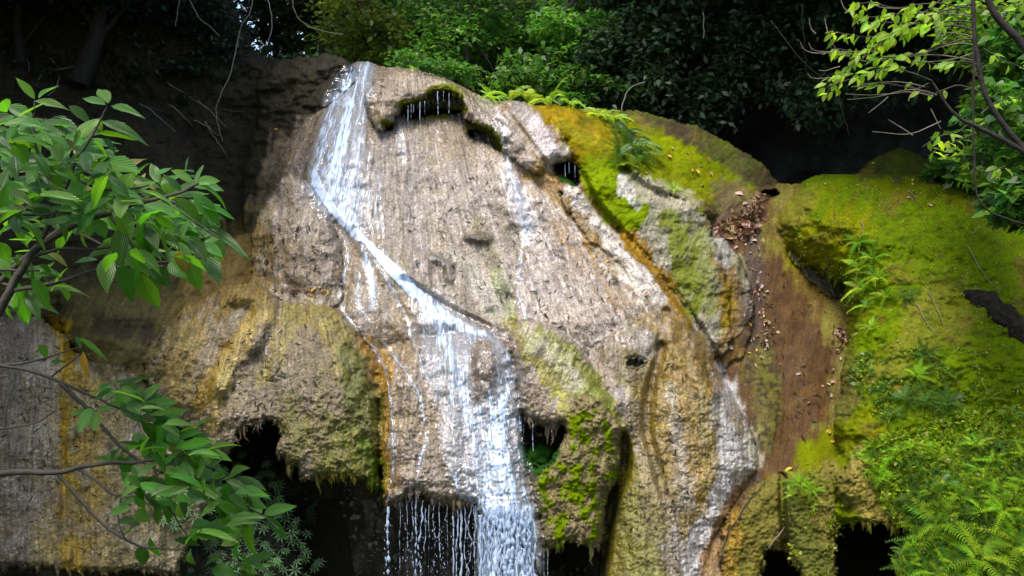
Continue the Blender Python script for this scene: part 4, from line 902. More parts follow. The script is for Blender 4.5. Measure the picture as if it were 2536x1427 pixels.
ex1 = [(86, 246, 40, 190, 24), (95, 242, 143, 208, 18), (85, 250, 170, 263, 26), (170, 262, 235, 304, 30), (268, 256, 243, 214, 34), (262, 260, 203, 240, 26), (275, 262, 354, 276, 24), (250, 300, 369, 338, 26), (252, 300, 245, 320, 24),
    (232, 346, 262, 392, 24), (255, 345, 291, 380, 28), (262, 400, 342, 418, 52), (268, 395, 300, 466, 50), (80, 412, 98, 364, 40), (110, 415, 135, 386, 26), (20, 262, 92, 300, 42), (5, 250, 20, 280, 40), (60, 310, 140, 300, 26), (130, 290, 210, 340, 34), (0, 330, 60, 362, 44),
    (478, 456, 428, 412, 26), (488, 450, 500, 402, 12), (490, 455, 544, 436, 38), (495, 460, 579, 498, 26), (450, 478, 404, 424, 12), (430, 490, 521, 562, 42), (478, 480, 553, 556, 40), (418, 540, 506, 618, 52), (510, 560, 622, 640, 24), (505, 600, 552, 640, 28),
    (305, 560, 290, 662, 58), (362, 545, 366, 642, 62), (396, 550, 475, 634, 42), (270, 636, 254, 716, 50), (300, 655, 332, 752, 42), (350, 676, 386, 782, 56), (372, 690, 405, 740, 40), (464, 640, 496, 722, 46), (514, 636, 546, 702, 42), (325, 652, 398, 682, 38), (420, 648, 462, 684, 50), (385, 665, 424, 708, 40),
    (205, 560, 200, 612, 26), (240, 545, 262, 590, 36), (0, 600, 26, 660, 36), (0, 640, 24, 690, 30), (46, 700, 74, 816, 34), (66, 715, 100, 796, 30), (78, 690, 136, 768, 36), (58, 655, 92, 690, 50), (30, 640, 68, 662, 22), (96, 655, 128, 672, 20), (98, 678, 156, 682, 14), (20, 720, 0, 790, 30), (40, 730, 50, 780, 28),
    (0, 450, 60, 470, 26), (20, 470, 85, 500, 28), (60, 440, 140, 470, 24), (0, 500, 50, 530, 24), (330, 440, 400, 470, 22), (380, 470, 430, 500, 20), (300, 470, 350, 510, 30)]
for e in ex1: leaf_px(r1, *e, D1, UPF())
for cx, cy in [(50, 300), (20, 350), (110, 330), (150, 350), (200, 340), (60, 400), (120, 420), (190, 430), (235, 430), (25, 430), (100, 470), (170, 480), (245, 480), (310, 480), (360, 500), (300, 530), (215, 510), (400, 560), (60, 520), (130, 540), (340, 580), (30, 570), (270, 450), (150, 400), (0, 380), (420, 520), (450, 560), (320, 620), (480, 520), (440, 600)]:
    for _ in range(8):
        a = random.gauss(.45, 1.3); l = random.uniform(58, 104); ox, oy = random.gauss(0, 22), random.gauss(0, 17)
        leaf_px(r1, cx+ox, cy+oy, cx+ox+l*math.cos(a), cy+oy+l*math.sin(a)*.75, random.uniform(26, 48), D1+random.uniform(-.3, .35), None if random.random() < .5 else Vector((random.uniform(-.6, .6), random.uniform(-.9, .2), 1)))
D1b = -9.6
r1b = plant_root('leafy_shrub', at(-160, 800, D1b), 'second leafy shrub branch behind the first at the left edge, hanging lower', 'shrub')
branches(r1b, D1b, [([(-160, 820), (0, 700), (80, 620), (160, 560), (260, 500), (360, 480), (440, 500), (520, 560)], .015, .004), ([(-100, 600), (0, 560), (100, 470), (160, 380), (200, 330)], .009, .003), ([(160, 560), (240, 600), (320, 640), (400, 660)], .007, .003), ([(0, 700), (60, 720), (130, 700), (200, 680)], .007, .003)], M_BARK)
for cx, cy in [(30, 300), (80, 370), (160, 350), (230, 390), (30, 450), (120, 470), (200, 450), (280, 430), (330, 500), (400, 510), (470, 540), (240, 540), (160, 540), (70, 540), (320, 600), (400, 620), (470, 620), (250, 620), (20, 640), (90, 660), (30, 740), (100, 720), (500, 590), (360, 450), (430, 450), (10, 520), (290, 660)]:
    for _ in range(7):
        a = random.gauss(.55, 1.2); l = random.uniform(50, 96); ox, oy = random.gauss(0, 22), random.gauss(0, 17)
        leaf_px(r1b, cx+ox, cy+oy, cx+ox+l*math.cos(a), cy+oy+l*math.sin(a)*.75, random.uniform(24, 46), D1b+random.uniform(-.3, .35), None if random.random() < .5 else Vector((random.uniform(-.6, .6), random.uniform(-.9, .2), 1)))
D2 = -10.2
r2 = plant_root('leafy_branch', at(-120, 1175, D2), 'broad leaved branch reaching in low on the left over the golden striped column', 'branch')
branches(r2, D2, [
    ([(-120, 1180), (0, 1172), (60, 1168), (145, 1174), (190, 1158), (260, 1148), (340, 1145), (420, 1130), (470, 1112)], .013, .004), ([(145, 1174), (200, 1240), (260, 1305), (330, 1350), (400, 1362), (460, 1362)], .007, .003), ([(190, 1158), (240, 1190), (270, 1222), (300, 1228), (340, 1215)], .006, .003),
    ([(-120, 900), (0, 905), (60, 912), (150, 947), (240, 985), (300, 1015), (350, 1030)], .008, .003), ([(150, 950), (220, 1015), (250, 1055), (300, 1110), (345, 1142), (420, 1180), (470, 1195), (530, 1195), (565, 1178)], .008, .003),
    ([(-100, 1068), (0, 1063), (90, 1050), (132, 1022)], .005, .002), ([(0, 907), (84, 897), (198, 860)], .005, .002), ([(128, 934), (165, 905), (202, 877)], .004, .002), ([(12, 1060), (14, 1010), (36, 950)], .004, .002),
    ([(420, 1130), (480, 1180), (520, 1200), (560, 1230), (620, 1262), (650, 1275), (690, 1310)], .006, .003), ([(380, 1150), (400, 1230), (440, 1290), (465, 1330)], .004, .002), ([(500, 1340), (540, 1370), (600, 1400)], .004, .002), ([(300, 1228), (290, 1290), (310, 1340), (345, 1350)], .004, .002)], M_BARK)
ex2 = [(350, 1010, 438, 990, 46), (338, 1000, 404, 948, 24), (225, 1010, 196, 1074, 32), (238, 1018, 168, 1018, 20), (240, 1025, 232, 1068, 32), (300, 1000, 352, 1044, 34), (380, 1000, 398, 1048, 38), (300, 985, 360, 1000, 30), (400, 1052, 386, 1124, 42), (300, 1142, 232, 1132, 18), (272, 1150, 285, 1114, 38),
    (430, 1110, 538, 1096, 14), (350, 1102, 290, 1098, 14), (436, 1130, 484, 1176, 52), (505, 1112, 576, 1146, 26), (488, 1118, 532, 1152, 36), (520, 1150, 565, 1178, 26), (510, 1180, 474, 1150, 34), (340, 1198, 452, 1236, 30), (372, 1185, 462, 1225, 24), (325, 1258, 268, 1270, 30), (334, 1268, 372, 1290, 38), (345, 1298, 306, 1312, 38), (340, 1290, 282, 1290, 22), (356, 1352, 346, 1405, 40), (372, 1330, 392, 1402, 24),
    (430, 1338, 506, 1346, 24), (470, 1362, 464, 1392, 30), (512, 1340, 490, 1296, 32), (596, 1330, 545, 1350, 34), (548, 1380, 498, 1396, 22), (525, 1408, 590, 1427, 40), (540, 1230, 538, 1275, 58), (618, 1288, 616, 1384, 54), (568, 1272, 576, 1350, 52), (652, 1276, 738, 1248, 34), (645, 1276, 622, 1232, 28), (655, 1280, 720, 1336, 24), (600, 1232, 640, 1262, 22), (195, 838, 262, 878, 16), (128, 900, 165, 890, 22), (96, 855, 122, 885, 26), (188, 835, 200, 860, 12), (530, 1195, 548, 1170, 26), (560, 1225, 600, 1262, 22), (470, 1195, 520, 1230, 24), (330, 1150, 345, 1185, 20)]
for e in ex2: leaf_px(r2, *e, D2, UPF())
for cx, cy in [(330, 1005), (400, 1085), (350, 1110), (440, 1095), (480, 1130), (410, 1165), (500, 1185), (330, 1180), (345, 1215), (400, 1235), (560, 1200), (590, 1235), (530, 1240), (480, 1310), (555, 1290), (590, 1395), (380, 1040), (300, 960), (455, 1210)]:
    for _ in range(10):
        a = random.gauss(.5, 1.2); l = random.uniform(55, 98); ox, oy = random.gauss(0, 16), random.gauss(0, 12)
        leaf_px(r2, cx+ox, cy+oy, cx+ox+l*math.cos(a), cy+oy+l*math.sin(a)*.6, random.uniform(20, 40), D2+random.uniform(-.25, .3), None if random.random() < .5 else Vector((random.uniform(-.6, .6), random.uniform(-.9, .2), 1)))
ymat = BIG[0].copy(); ymat.materials.clear(); ymat.materials.append(M_YEL)
o = leaf_px(r2, 205, 872, 216, 942, 22, D2, UPF(), me=ymat); o['label'] = 'yellow dying leaf'
#--PART3--
# ------------------------------------------------------------------ sapling in the upper right corner
SM = [blade_mesh('small_blade', w, dr, .12, rows=3, seed=k+20) for k, (w, dr) in enumerate([(.5, .2), (.44, .35), (.56, .1)])]
for me in SM: me.materials.append(M_LIME)
D3 = -6.6
r3 = plant_root('sapling', at(2560, 420, D3), 'slender sapling with lime green leaves and bare curled twigs in the upper right', 'tree')
r3l = [([(2560, 400), (2510, 340), (2470, 289), (2436, 235), (2423, 161), (2412, 94), (2409, -60)], .022, .012), ([(2580, 180), (2536, 111), (2487, 64), (2450, 20), (2440, -50)], .03, .022), ([(2590, 420), (2536, 373), (2460, 333), (2375, 296), (2335, 250), (2308, 202)], .022, .008),
    ([(2409, -40), (2411, 60), (2413, 180), (2408, 269), (2412, 360), (2416, 480), (2430, 505), (2465, 535), (2560, 560)], .010, .006)]
arms = [
    [(2409, 10), (2320, 30), (2260, 60), (2200, 92), (2150, 135), (2085, 180), (2042, 238)], [(2412, 95), (2340, 105), (2290, 130), (2210, 148), (2110, 130), (2050, 118)],
    [(2412, 75), (2370, 62), (2325, 66), (2260, 80), (2160, 95), (2060, 82)], [(2412, 55), (2350, 52), (2290, 60), (2210, 55), (2130, 60)], [(2410, 20), (2300, 5), (2230, 25), (2150, 5), (2100, 15)],
    [(2308, 202), (2240, 172), (2200, 160), (2130, 190), (2060, 212)], [(2423, 161), (2380, 150), (2330, 165), (2290, 150)], [(2436, 235), (2380, 208), (2330, 225), (2310, 240), (2270, 218), (2200, 205), (2110, 216)],
    [(2410, -30), (2340, -10), (2280, 40), (2210, 30), (2160, 48), (2110, 30)], [(2436, 120), (2480, 150), (2540, 170)], [(2430, 280), (2470, 250), (2536, 240)], [(2408, 300), (2370, 330), (2320, 340), (2285, 362)], [(2470, 60), (2500, 20), (2560, 0)],
    [(2412, 330), (2380, 345), (2340, 350), (2310, 380)], [(2416, 420), (2450, 430), (2490, 410)]]
bare = [
    [(2412, 94), (2390, 84), (2350, 80), (2322, 82)], [(2412, 112), (2380, 106), (2340, 112), (2280, 136), (2180, 154), (2120, 150), (2075, 128), (2055, 100), (2058, 88)], [(2180, 128), (2080, 128), (2020, 128), (2005, 118), (2003, 106)], [(2090, 190), (2030, 196), (2005, 193), (2000, 183)],
    [(2080, 165), (2060, 170), (2040, 178), (2028, 174)], [(2070, 130), (2010, 134), (1985, 118), (1982, 104)], [(2320, 236), (2280, 222), (2240, 222), (2180, 240), (2120, 246), (2098, 246)], [(2310, 240), (2260, 226), (2200, 234), (2140, 236), (2094, 232)], [(2200, 240), (2175, 262), (2150, 280)],
    [(2290, 215), (2230, 202), (2160, 205), (2108, 216)], [(2330, 300), (2260, 335), (2200, 330), (2160, 326)], [(2260, 335), (2230, 315), (2200, 296)], [(2305, 270), (2320, 300), (2330, 320)], [(2413, 130), (2370, 145), (2300, 156), (2220, 150)], [(2020, 84), (2005, 70), (2005, 44)], [(2050, 82), (2045, 60), (2043, 44)],
    [(2230, 22), (2180, 20), (2150, 5)], [(2250, 250), (2255, 230), (2300, 205)], [(2100, 30), (2085, 15), (2082, -10)], [(2412, 40), (2350, 35), (2270, 28)], [(2410, 150), (2360, 140), (2310, 135), (2240, 140)]]
branches(r3, D3, r3l, M_BARKD, 7, 'limb', 2)
branches(r3, D3, [(a, .006, .0025) for a in arms], M_BARK, 5, 'branch', 3)
branches(r3, D3, [(a, .0045, .002) for a in bare], M_TWIG, 5, 'twig', 1)
cnt = 0
for k, a in enumerate(arms):
    q = resample(a, 60); tot = {0: 72, 1: 36, 2: 32, 3: 26, 4: 18, 5: 26, 6: 12, 7: 10, 8: 22}.get(k, 7)
    for _ in range(tot):
        i = int(59*random.uniform(.15, 1)**.8); x, y = q[min(i, 59)]
        an = random.choice([-1, 1])*random.uniform(.3, 1.3)+(2.6 if k < 9 else random.uniform(0, 6)); l = random.uniform(20, 36)
        x += random.gauss(0, 6 if k else 12); y += random.gauss(0, 5 if k else 9)
        leaf_px(r3, x, y, x+l*math.cos(an), y+abs(l*math.sin(an))*.8, random.uniform(11, 18), D3+random.uniform(-.15, .15), Vector((random.uniform(-.6, .6), -random.uniform(.2, 1), random.uniform(.3, 1))), me=random.choice(SM)); cnt += 1

# ------------------------------------------------------------------ ferns
def frond_mesh(name, pairs, arch, seed, wid=.24, mat=None):
    rg = np.random.default_rng(seed); co, fa = [], []
    def P(t): return np.array([.04*math.sin(3*t+seed), t*(1-.18*arch*t), .35*arch*t-.85*arch*t*t])
    n = 8; pts = np.array([P(t) for t in np.linspace(0, 1, n)])
    for i in range(n):
        w = .010*(1-.8*i/(n-1)); co += [pts[i]+[-w, 0, 0], pts[i]+[w, 0, 0]]
    for i in range(n-1): fa.append((2*i, 2*i+1, 2*i+3, 2*i+2))
    for k in range(pairs):
        t = .12+.86*(k+.5)/pairs; p = P(t); w = wid*math.sin(math.pi*(.15+.85*t)**1.1)**.8*(1+rg.uniform(-.12, .12))+.02
        for s in (-1, 1):
            tip = p+np.array([s*w, w*.35+rg.uniform(-.02, .02), -.18*w-rg.uniform(0, .05)]); h = .43/pairs
            a = p+[0, -h*.7, .004]; b = p+[0, h*.9, .004]; m1 = (a+tip)/2+[0, -h*.35, .02]; m2 = (b+tip)/2+[0, h*.4, .02]
            o = len(co); co += [a, m1, m2, b, tip]; fa += [(o, o+1, o+2, o+3), (o+1, o+4, o+4, o+2)]
    me = bpy.data.meshes.new(name); me.from_pydata([tuple(c) for c in co], [], [tuple(dict.fromkeys(f)) for f in fa]); me.update()
    me.materials.append(mat); return me
FR = {'light': [frond_mesh('frond', p, a, s, w, M_FERN) for p, a, s, w in ((15, .8, 1, .13), (17, 1.1, 2, .12), (13, .6, 3, .15), (16, 1.3, 4, .12))],
      'dark': [frond_mesh('frond', p, a, s, w, M_FERND) for p, a, s, w in ((15, .9, 5, .13), (14, 1.2, 6, .14))]}
def fern(px, py, size, label, group, kind='light', n=None, fan=1.0, lean=None, lift=.0):
    while rdep(px, py) > 5 and py < 700: py += 3
    p, nr = rock(px, py, -.01+lift, 6)
    r_ = plant_root('fern', p, label, 'fern', group)
    ax = (nr*.6+Vector((0, 0, .9))+Vector((0, -.25, 0))).normalized() if lean is None else Vector(lean).normalized()
    L_ = size/ppm(p.y); n = n or random.randint(8, 11)
    s0 = ax.orthogonal().normalized(); s1 = ax.cross(s0)
    for i in range(n):
        a = 2*math.pi*(i+random.uniform(-.3, .3))/n; out = s0*math.cos(a)+s1*math.sin(a)
        if out.dot(nr) < -.3: out = out-nr*out.dot(nr)*1.2
        y = (out*fan+ax*random.uniform(.5, 1.0)).normalized(); m_, _ = frame_px(Vector((0, 0, 0)), y, ax+out*-.2)
        s = L_*random.uniform(.7, 1.15)
        put('frond', random.choice(FR[kind]), r_, Matrix.Translation(p)@m_@Matrix.Scale(s, 4), p)
    return r_
for px, py, s, lab in [(1262, 238, 95, 'tallest bright fern on the crest above the dome'), (1215, 236, 60, 'small fern at the left end of the crest row'), (1310, 246, 80, 'bright fern beside the tallest crest fern'), (1362, 252, 85, 'arching fern above the orange moss on the crest'), (1408, 256, 60, 'small fern right of the orange moss crest'),
    (1020, 168, 22, 'tiny bright fern alone on top of the dome'), (1480, 288, 60, 'fern at the edge of the orange moss ridge'), (1512, 300, 70, 'upper fern on the mossy ridge step'), (1545, 330, 75, 'fern halfway down the mossy ridge step'), (1565, 362, 80, 'full fern above the green rock knob'), (1535, 385, 70, 'dark fern on the left of the ridge clump'), (1580, 392, 70, 'lowest fern of the ridge clump'), (1530, 410, 50, 'small fern above the pale block'),
    (1668, 470, 36, 'little fern on the edge of the pale block')]:
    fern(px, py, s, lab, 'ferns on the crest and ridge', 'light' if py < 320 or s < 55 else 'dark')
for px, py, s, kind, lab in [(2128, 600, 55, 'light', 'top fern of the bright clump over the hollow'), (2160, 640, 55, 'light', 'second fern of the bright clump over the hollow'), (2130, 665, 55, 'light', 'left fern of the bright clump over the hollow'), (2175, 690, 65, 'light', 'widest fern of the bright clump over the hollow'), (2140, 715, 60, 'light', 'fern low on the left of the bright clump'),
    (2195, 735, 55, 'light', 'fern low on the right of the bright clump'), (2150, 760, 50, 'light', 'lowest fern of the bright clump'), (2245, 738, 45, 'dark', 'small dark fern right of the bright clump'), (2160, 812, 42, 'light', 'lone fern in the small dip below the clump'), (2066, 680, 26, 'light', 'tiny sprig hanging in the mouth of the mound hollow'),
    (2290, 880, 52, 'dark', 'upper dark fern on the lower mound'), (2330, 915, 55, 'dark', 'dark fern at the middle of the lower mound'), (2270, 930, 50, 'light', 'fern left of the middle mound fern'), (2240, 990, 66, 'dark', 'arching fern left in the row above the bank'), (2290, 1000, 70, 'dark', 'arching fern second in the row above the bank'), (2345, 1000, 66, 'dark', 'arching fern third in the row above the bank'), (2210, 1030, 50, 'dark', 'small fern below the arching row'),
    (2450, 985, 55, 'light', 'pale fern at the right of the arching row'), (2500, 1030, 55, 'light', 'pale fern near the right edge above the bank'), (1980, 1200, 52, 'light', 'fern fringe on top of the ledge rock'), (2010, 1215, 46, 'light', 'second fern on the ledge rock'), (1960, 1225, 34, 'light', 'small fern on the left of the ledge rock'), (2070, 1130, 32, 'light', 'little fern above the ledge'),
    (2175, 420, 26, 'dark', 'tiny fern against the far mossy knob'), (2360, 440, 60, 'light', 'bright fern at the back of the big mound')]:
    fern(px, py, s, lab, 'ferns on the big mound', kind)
# the bank below: rows of ferns, larger towards the viewer
bank = []
for k in range(1500):
    x, y = random.uniform(2120, 2570), random.uniform(1095, 1450)
    if y < 1330-1.2*(x-2130) and y > 1200: continue
    if x < 2260 and y > 1180 and not (x > 2225 and y > 1330): continue
    if all(math.hypot(x-a, (y-b)*1.3) > 27 for a, b in bank): bank.append((x, y))
big_f = [(2330, 1300, 112), (2420, 1390, 122), (2510, 1350, 115), (2300, 1425, 92)]
for (x, y, s), lab in zip(big_f, ['large pale fern with long fronds, highest of the four big ones on the bank', 'largest pale fern, second from the right edge low on the bank', 'large pale fern with long fronds touching the right edge', 'large pale fern beside the dark hollow at the bottom of the bank']):
    fern(x, y, s, lab, 'large ferns low on the bank', 'light', 8, 1.2, lift=.06)
ORD = 'first second third fourth fifth sixth seventh eighth ninth tenth eleventh twelfth thirteenth fourteenth fifteenth sixteenth seventeenth eighteenth nineteenth twentieth twenty-first twenty-second twenty-third twenty-fourth twenty-fifth'.split()
def rowlab(pts, y0, h, what, where):
    out = {}; rows = {}
    for q in pts: rows.setdefault(int((q[1]-y0)//h), []).append(q)
    for ri, r in enumerate(sorted(rows)):
        for i, q in enumerate(sorted(rows[r])): out[q] = '%s from the left in the %s row %s' % (ORD[min(i, 24)]+' '+what, ORD[ri], where)
    return out
bank = [q for q in bank if q[0] >= 2140 and min(math.hypot(q[0]-a, q[1]-b) for a, b, _ in big_f) >= 30]
BL = rowlab(bank, 1095, 44, 'green fern', 'of the bank')
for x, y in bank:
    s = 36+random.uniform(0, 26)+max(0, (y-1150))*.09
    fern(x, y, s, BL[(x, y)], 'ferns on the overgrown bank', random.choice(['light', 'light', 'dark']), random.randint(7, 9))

# leafy ground cover between the ferns, and small tufts on the moss
def cover(name, label, spots, size, mat, up=.6, kind='stuff', parent=None):
    co, fa, va = [], [], []
    for p, nr, s in spots:
        yv = (nr*random.uniform(.2, .9)+Vector((random.gauss(0, .6), random.gauss(0, .4), random.gauss(up*.4, .5)))).normalized()
        xv = yv.cross(Vector((random.gauss(0, 1), random.gauss(0, 1), random.gauss(0, 1)))).normalized(); zv = xv.cross(yv)
        l = size*s; w = l*.32; o = len(co)
        for q in (p, p+yv*l*.45-xv*w+zv*l*.08, p+yv*l-zv*l*.15, p+yv*l*.45+xv*w+zv*l*.08): co.append(q)
        fa.append((o, o+1, o+2, o+3)); v = random.random(); va += [v]*4
    me = np_mesh(name, np.array([tuple(c) for c in co]), fa, False); add_col(me, 'vary', np.repeat(np.array(va)[:, None], 3, 1))
    o = link(name, me, parent, mat); tag(o, label, None, None, kind); return o
def spots_in(poly_pts, n, smin=.6, smax=1.3, dens=None, lift=.0):
    s_ = S(poly_pts, 1); out = []
    xs = [p[0] for p in poly_pts]; ys = [p[1] for p in poly_pts]
    for _ in range(n):
        x, y = random.uniform(min(xs), max(xs)), random.uniform(min(ys), max(ys)); i, j = grid_ix(x, y)
        if s_[i, j] < 0 or CAVE[i, j] > .5: continue
        if dens is not None and dens[i, j] < random.random(): continue
        p, nr = rock(x, y, lift+random.uniform(0, .03)); out.append((p, nr, random.uniform(smin, smax)))
    return out
clump = sst(.0, .35, fbm(X/60, Y/50, 301, 3)); clump2 = sst(.15, .45, fbm(X/40, Y/36, 305, 3))
cover('ground_cover', 'low leafy ground cover between the ferns on the bank', spots_in([(2110, 1110), (2250, 1060), (2560, 980), (2580, 1460), (2220, 1460), (2240, 1330), (2150, 1200)], 26000, .6, 1.5, .25+.75*clump), .055, M_COVER)
cover('moss_tuft', 'loose leafy tufts on the lower mound above the bank', spots_in([(2110, 880), (2240, 840), (2560, 900), (2560, 1060), (2300, 1100), (2130, 1030)], 9000, .5, 1.2, clump), .045, M_COVER)
cover('leafy_cushion', 'dark small leaved cushion beside the gully edge', spots_in([(2105, 890), (2140, 870), (2200, 900), (2220, 950), (2190, 1010), (2140, 1010), (2110, 950)], 1500, .6, 1.5, .1+.9*clump2), .06, M_FERND)
cover('mound_grass', 'fine moss blades scattered over the big mound', spots_in([(1980, 450), (2130, 430), (2420, 460), (2560, 560), (2560, 900), (2140, 860), (2090, 720), (1960, 620)], 26000, .4, 1.1, .1+.8*clump2), .030, M_COVER)
cover('ledge_herb', 'creeping small leaved herb on the ledge rock', spots_in([(1930, 1180), (2040, 1160), (2080, 1300), (2120, 1450), (1980, 1450), (1945, 1300)], 2600, .6, 1.3, clump), .05, M_COVER)
cover('ridge_herb', 'small leaved herb on the steps of the mossy ridge', spots_in([(1440, 280), (1530, 290), (1620, 380), (1700, 460), (1600, 480), (1500, 400)], 2600, .5, 1.1, clump2), .045, M_COVER)
cover('curtain_moss', 'shaggy moss on the green hanging curtain', spots_in([(1400, 960), (1530, 1000), (1545, 1180), (1500, 1380), (1350, 1400), (1320, 1280), (1390, 1100)], 9000, .4, 1.0, clump2), .028, M_COVER)
cover('lobe_moss', 'shaggy moss on the hanging edge of the left stone lobe', spots_in([(700, 950), (930, 900), (950, 1200), (740, 1190), (700, 1100)], 5000, .4, 1.0, clump2*.7), .026, M_COVER)

# whorled plants in the cave
WH = []
for s in range(3):
    co, fa = [], []; k = 7
    for i in range(k):
        a = 2*math.pi*i/k+.2*s; d_ = Vector((math.cos(a), math.sin(a), 0)); n_ = Vector((-math.sin(a), math.cos(a), 0)); l = random.uniform(.8, 1.1); o = len(co)
        co += [d_*.05, d_*l*.5-n_*.11+Vector((0, 0, .05)), d_*l+Vector((0, 0, -.22)), d_*l*.5+n_*.11+Vector((0, 0, .05))]; fa.append((o, o+1, o+2, o+3))
    me = bpy.data.meshes.new('whorl'); me.from_pydata([tuple(c) for c in co], [], fa); me.update(); me.materials.append(M_NET); WH.append(me)
def whorl_plant(x, y, s, lab, grp, lift=.04):
    p, nr = rock(x, y, lift, 5); r_ = plant_root('whorled_herb', p, lab, 'plant', grp)
    for i in range(3):
        q = p+nr*(.02+.05*i)+Vector((random.gauss(0, .09), -.04*i, -.03+.10*i))
        f = (Vector((random.gauss(0, .35), -.8, .75))).normalized(); m_ = f.to_track_quat('Z', 'Y').to_matrix().to_4x4()
        put('whorl', WH[i], r_, Matrix.Translation(q)@m_@Matrix.Rotation(random.uniform(0, 6), 4, 'Z')@Matrix.Scale(s/ppm(p.y)*random.uniform(.8, 1.2), 4), p)
pts_ = []
for _ in range(900):
    x, y = random.uniform(400, 775), random.uniform(1175, 1440)
    if y < 1150+.55*(x-560) or (x < 520 and y > 1300): continue
    if all(math.hypot(x-a, y-b) > 21 for a, b in pts_): pts_.append((x, y))
WLB = rowlab(pts_, 1175, 30, 'whorled herb', 'of the cave shelf')
for x, y in pts_: whorl_plant(x, y, random.uniform(13, 19), WLB[(x, y)], 'whorled herbs on the cave shelf')
whorl_plant(604, 1088, 13, 'lone whorled herb hanging at the cave mouth under the lobe', None, .3); whorl_plant(612, 1112, 15, 'lower whorled herb hanging at the cave mouth', None, .3)

# ------------------------------------------------------------------ fallen leaves
FL = {}
for key, mt in (('brown', M_DEAD), ('yellow', M_YEL), ('pale', M_PINK)):
    FL[key] = []
    for k in range(4):
        me = blade_mesh('fallen_blade', (.5, .6, .42, .7)[k], (.35, -.3, .5, .2)[k], (.3, .5, .2, .1)[k], rows=3, wave=.06, seed=k+40); me.materials.append(mt); FL[key].append(me)
def fallen(x, y, s, key, lab, grp):
    p, nr = rock(x, y, .012, 2); t = Vector((random.gauss(0, 1), random.gauss(0, .3), random.gauss(0, .8))); t = (t-nr*t.dot(nr)).normalized()
    m_, _ = frame_px(p, p+t, nr+Vector((random.gauss(0, .35), random.gauss(0, .2), random.gauss(0, .35))))
    o = put('fallen_leaf', random.choice(FL[key]), None, Matrix.Translation(p+nr*random.uniform(0, .02))@m_@Matrix.Scale(s/ppm(p.y), 4)); tag(o, lab, 'leaf', grp)
def strew(n, line, spread, smin, smax, keys, lab, grp):
    q = resample(line, 40)
    for _ in range(n):
        x, y = q[random.randrange(40)]
        fallen(x+random.gauss(0, spread), y+random.gauss(0, spread*.7), random.uniform(smin, smax), random.choice(keys), lab, grp)
strew(75, [(1890, 490), (1862, 515), (1845, 540), (1800, 562), (1772, 578), (1850, 560), (1858, 600)], 14, 17, 30, ['brown', 'brown', 'brown', 'pale'], 'brown fallen leaf in the heap at the head of the gully', 'leaf heap at the gully head')
strew(12, [(1825, 570), (1850, 590), (1860, 560)], 10, 13, 22, ['brown', 'pale'], 'fallen leaf just below the gully heap', 'leaves below the gully heap')
strew(40, [(1850, 600), (1865, 650), (1880, 700), (1885, 760), (1900, 820), (1905, 880)], 12, 7, 15, ['brown', 'pale', 'pale'], 'small fallen leaf in the trail down the gully', 'leaf trail down the gully')
strew(18, [(1860, 720), (1865, 790), (1870, 850), (1880, 920)], 14, 6, 13, ['pale', 'pale', 'yellow'], 'pale leaf scrap on the dark side of the gully', 'pale scraps in the gully')
strew(14, [(2080, 825), (2105, 840), (2115, 850)], 8, 10, 17, ['pale', 'brown'], 'pale leaf gathered against the foot of the mound', 'leaves against the mound foot')
strew(12, [(2090, 880), (2060, 940), (2020, 1000)], 12, 8, 15, ['brown', 'pale'], 'leaf on the gully floor below the mound foot', 'leaves on the lower gully')
strew(12, [(2055, 1060), (2065, 1080), (2070, 1092)], 4, 10, 16, ['yellow', 'yellow', 'brown'], 'yellow leaf in the small pile at the gully foot', 'yellow leaf pile at the gully foot')
strew(12, [(690, 715), (740, 722), (800, 722)], 8, 9, 18, ['brown', 'brown', 'yellow'], 'leaf lying on the ledge above the left lobe', 'leaves on the ledge above the lobe')
strew(16, [(1700, 1000), (1760, 900), (1800, 1020), (1840, 1060)], 28, 8, 14, ['brown', 'yellow', 'pale'], 'leaf stuck to the wet right flank of the dome', 'leaves on the right flank')
strew(18, [(1560, 300), (1620, 340), (1700, 400), (1760, 450), (1590, 420), (1640, 460)], 20, 9, 16, ['brown', 'brown', 'yellow'], 'brown leaf on the mossy ridge behind the dome', 'leaves on the mossy ridge')
strew(16, [(2030, 450), (2100, 470), (2200, 460), (2300, 490), (2380, 470)], 22, 9, 15, ['pale', 'brown', 'yellow'], 'leaf lying on top of the big mound', 'leaves on the big mound')
strew(10, [(2280, 1110), (2360, 1150), (2420, 1170)], 22, 12, 20, ['brown', 'pale'], 'brown leaf caught among the bank ferns', 'leaves among the bank ferns')
strew(14, [(60, 900), (100, 1050), (70, 1200), (120, 1330), (230, 1250)], 36, 7, 12, ['yellow', 'brown', 'brown'], 'leaf scrap stuck on the left flowstone column', 'leaf scraps on the left column')
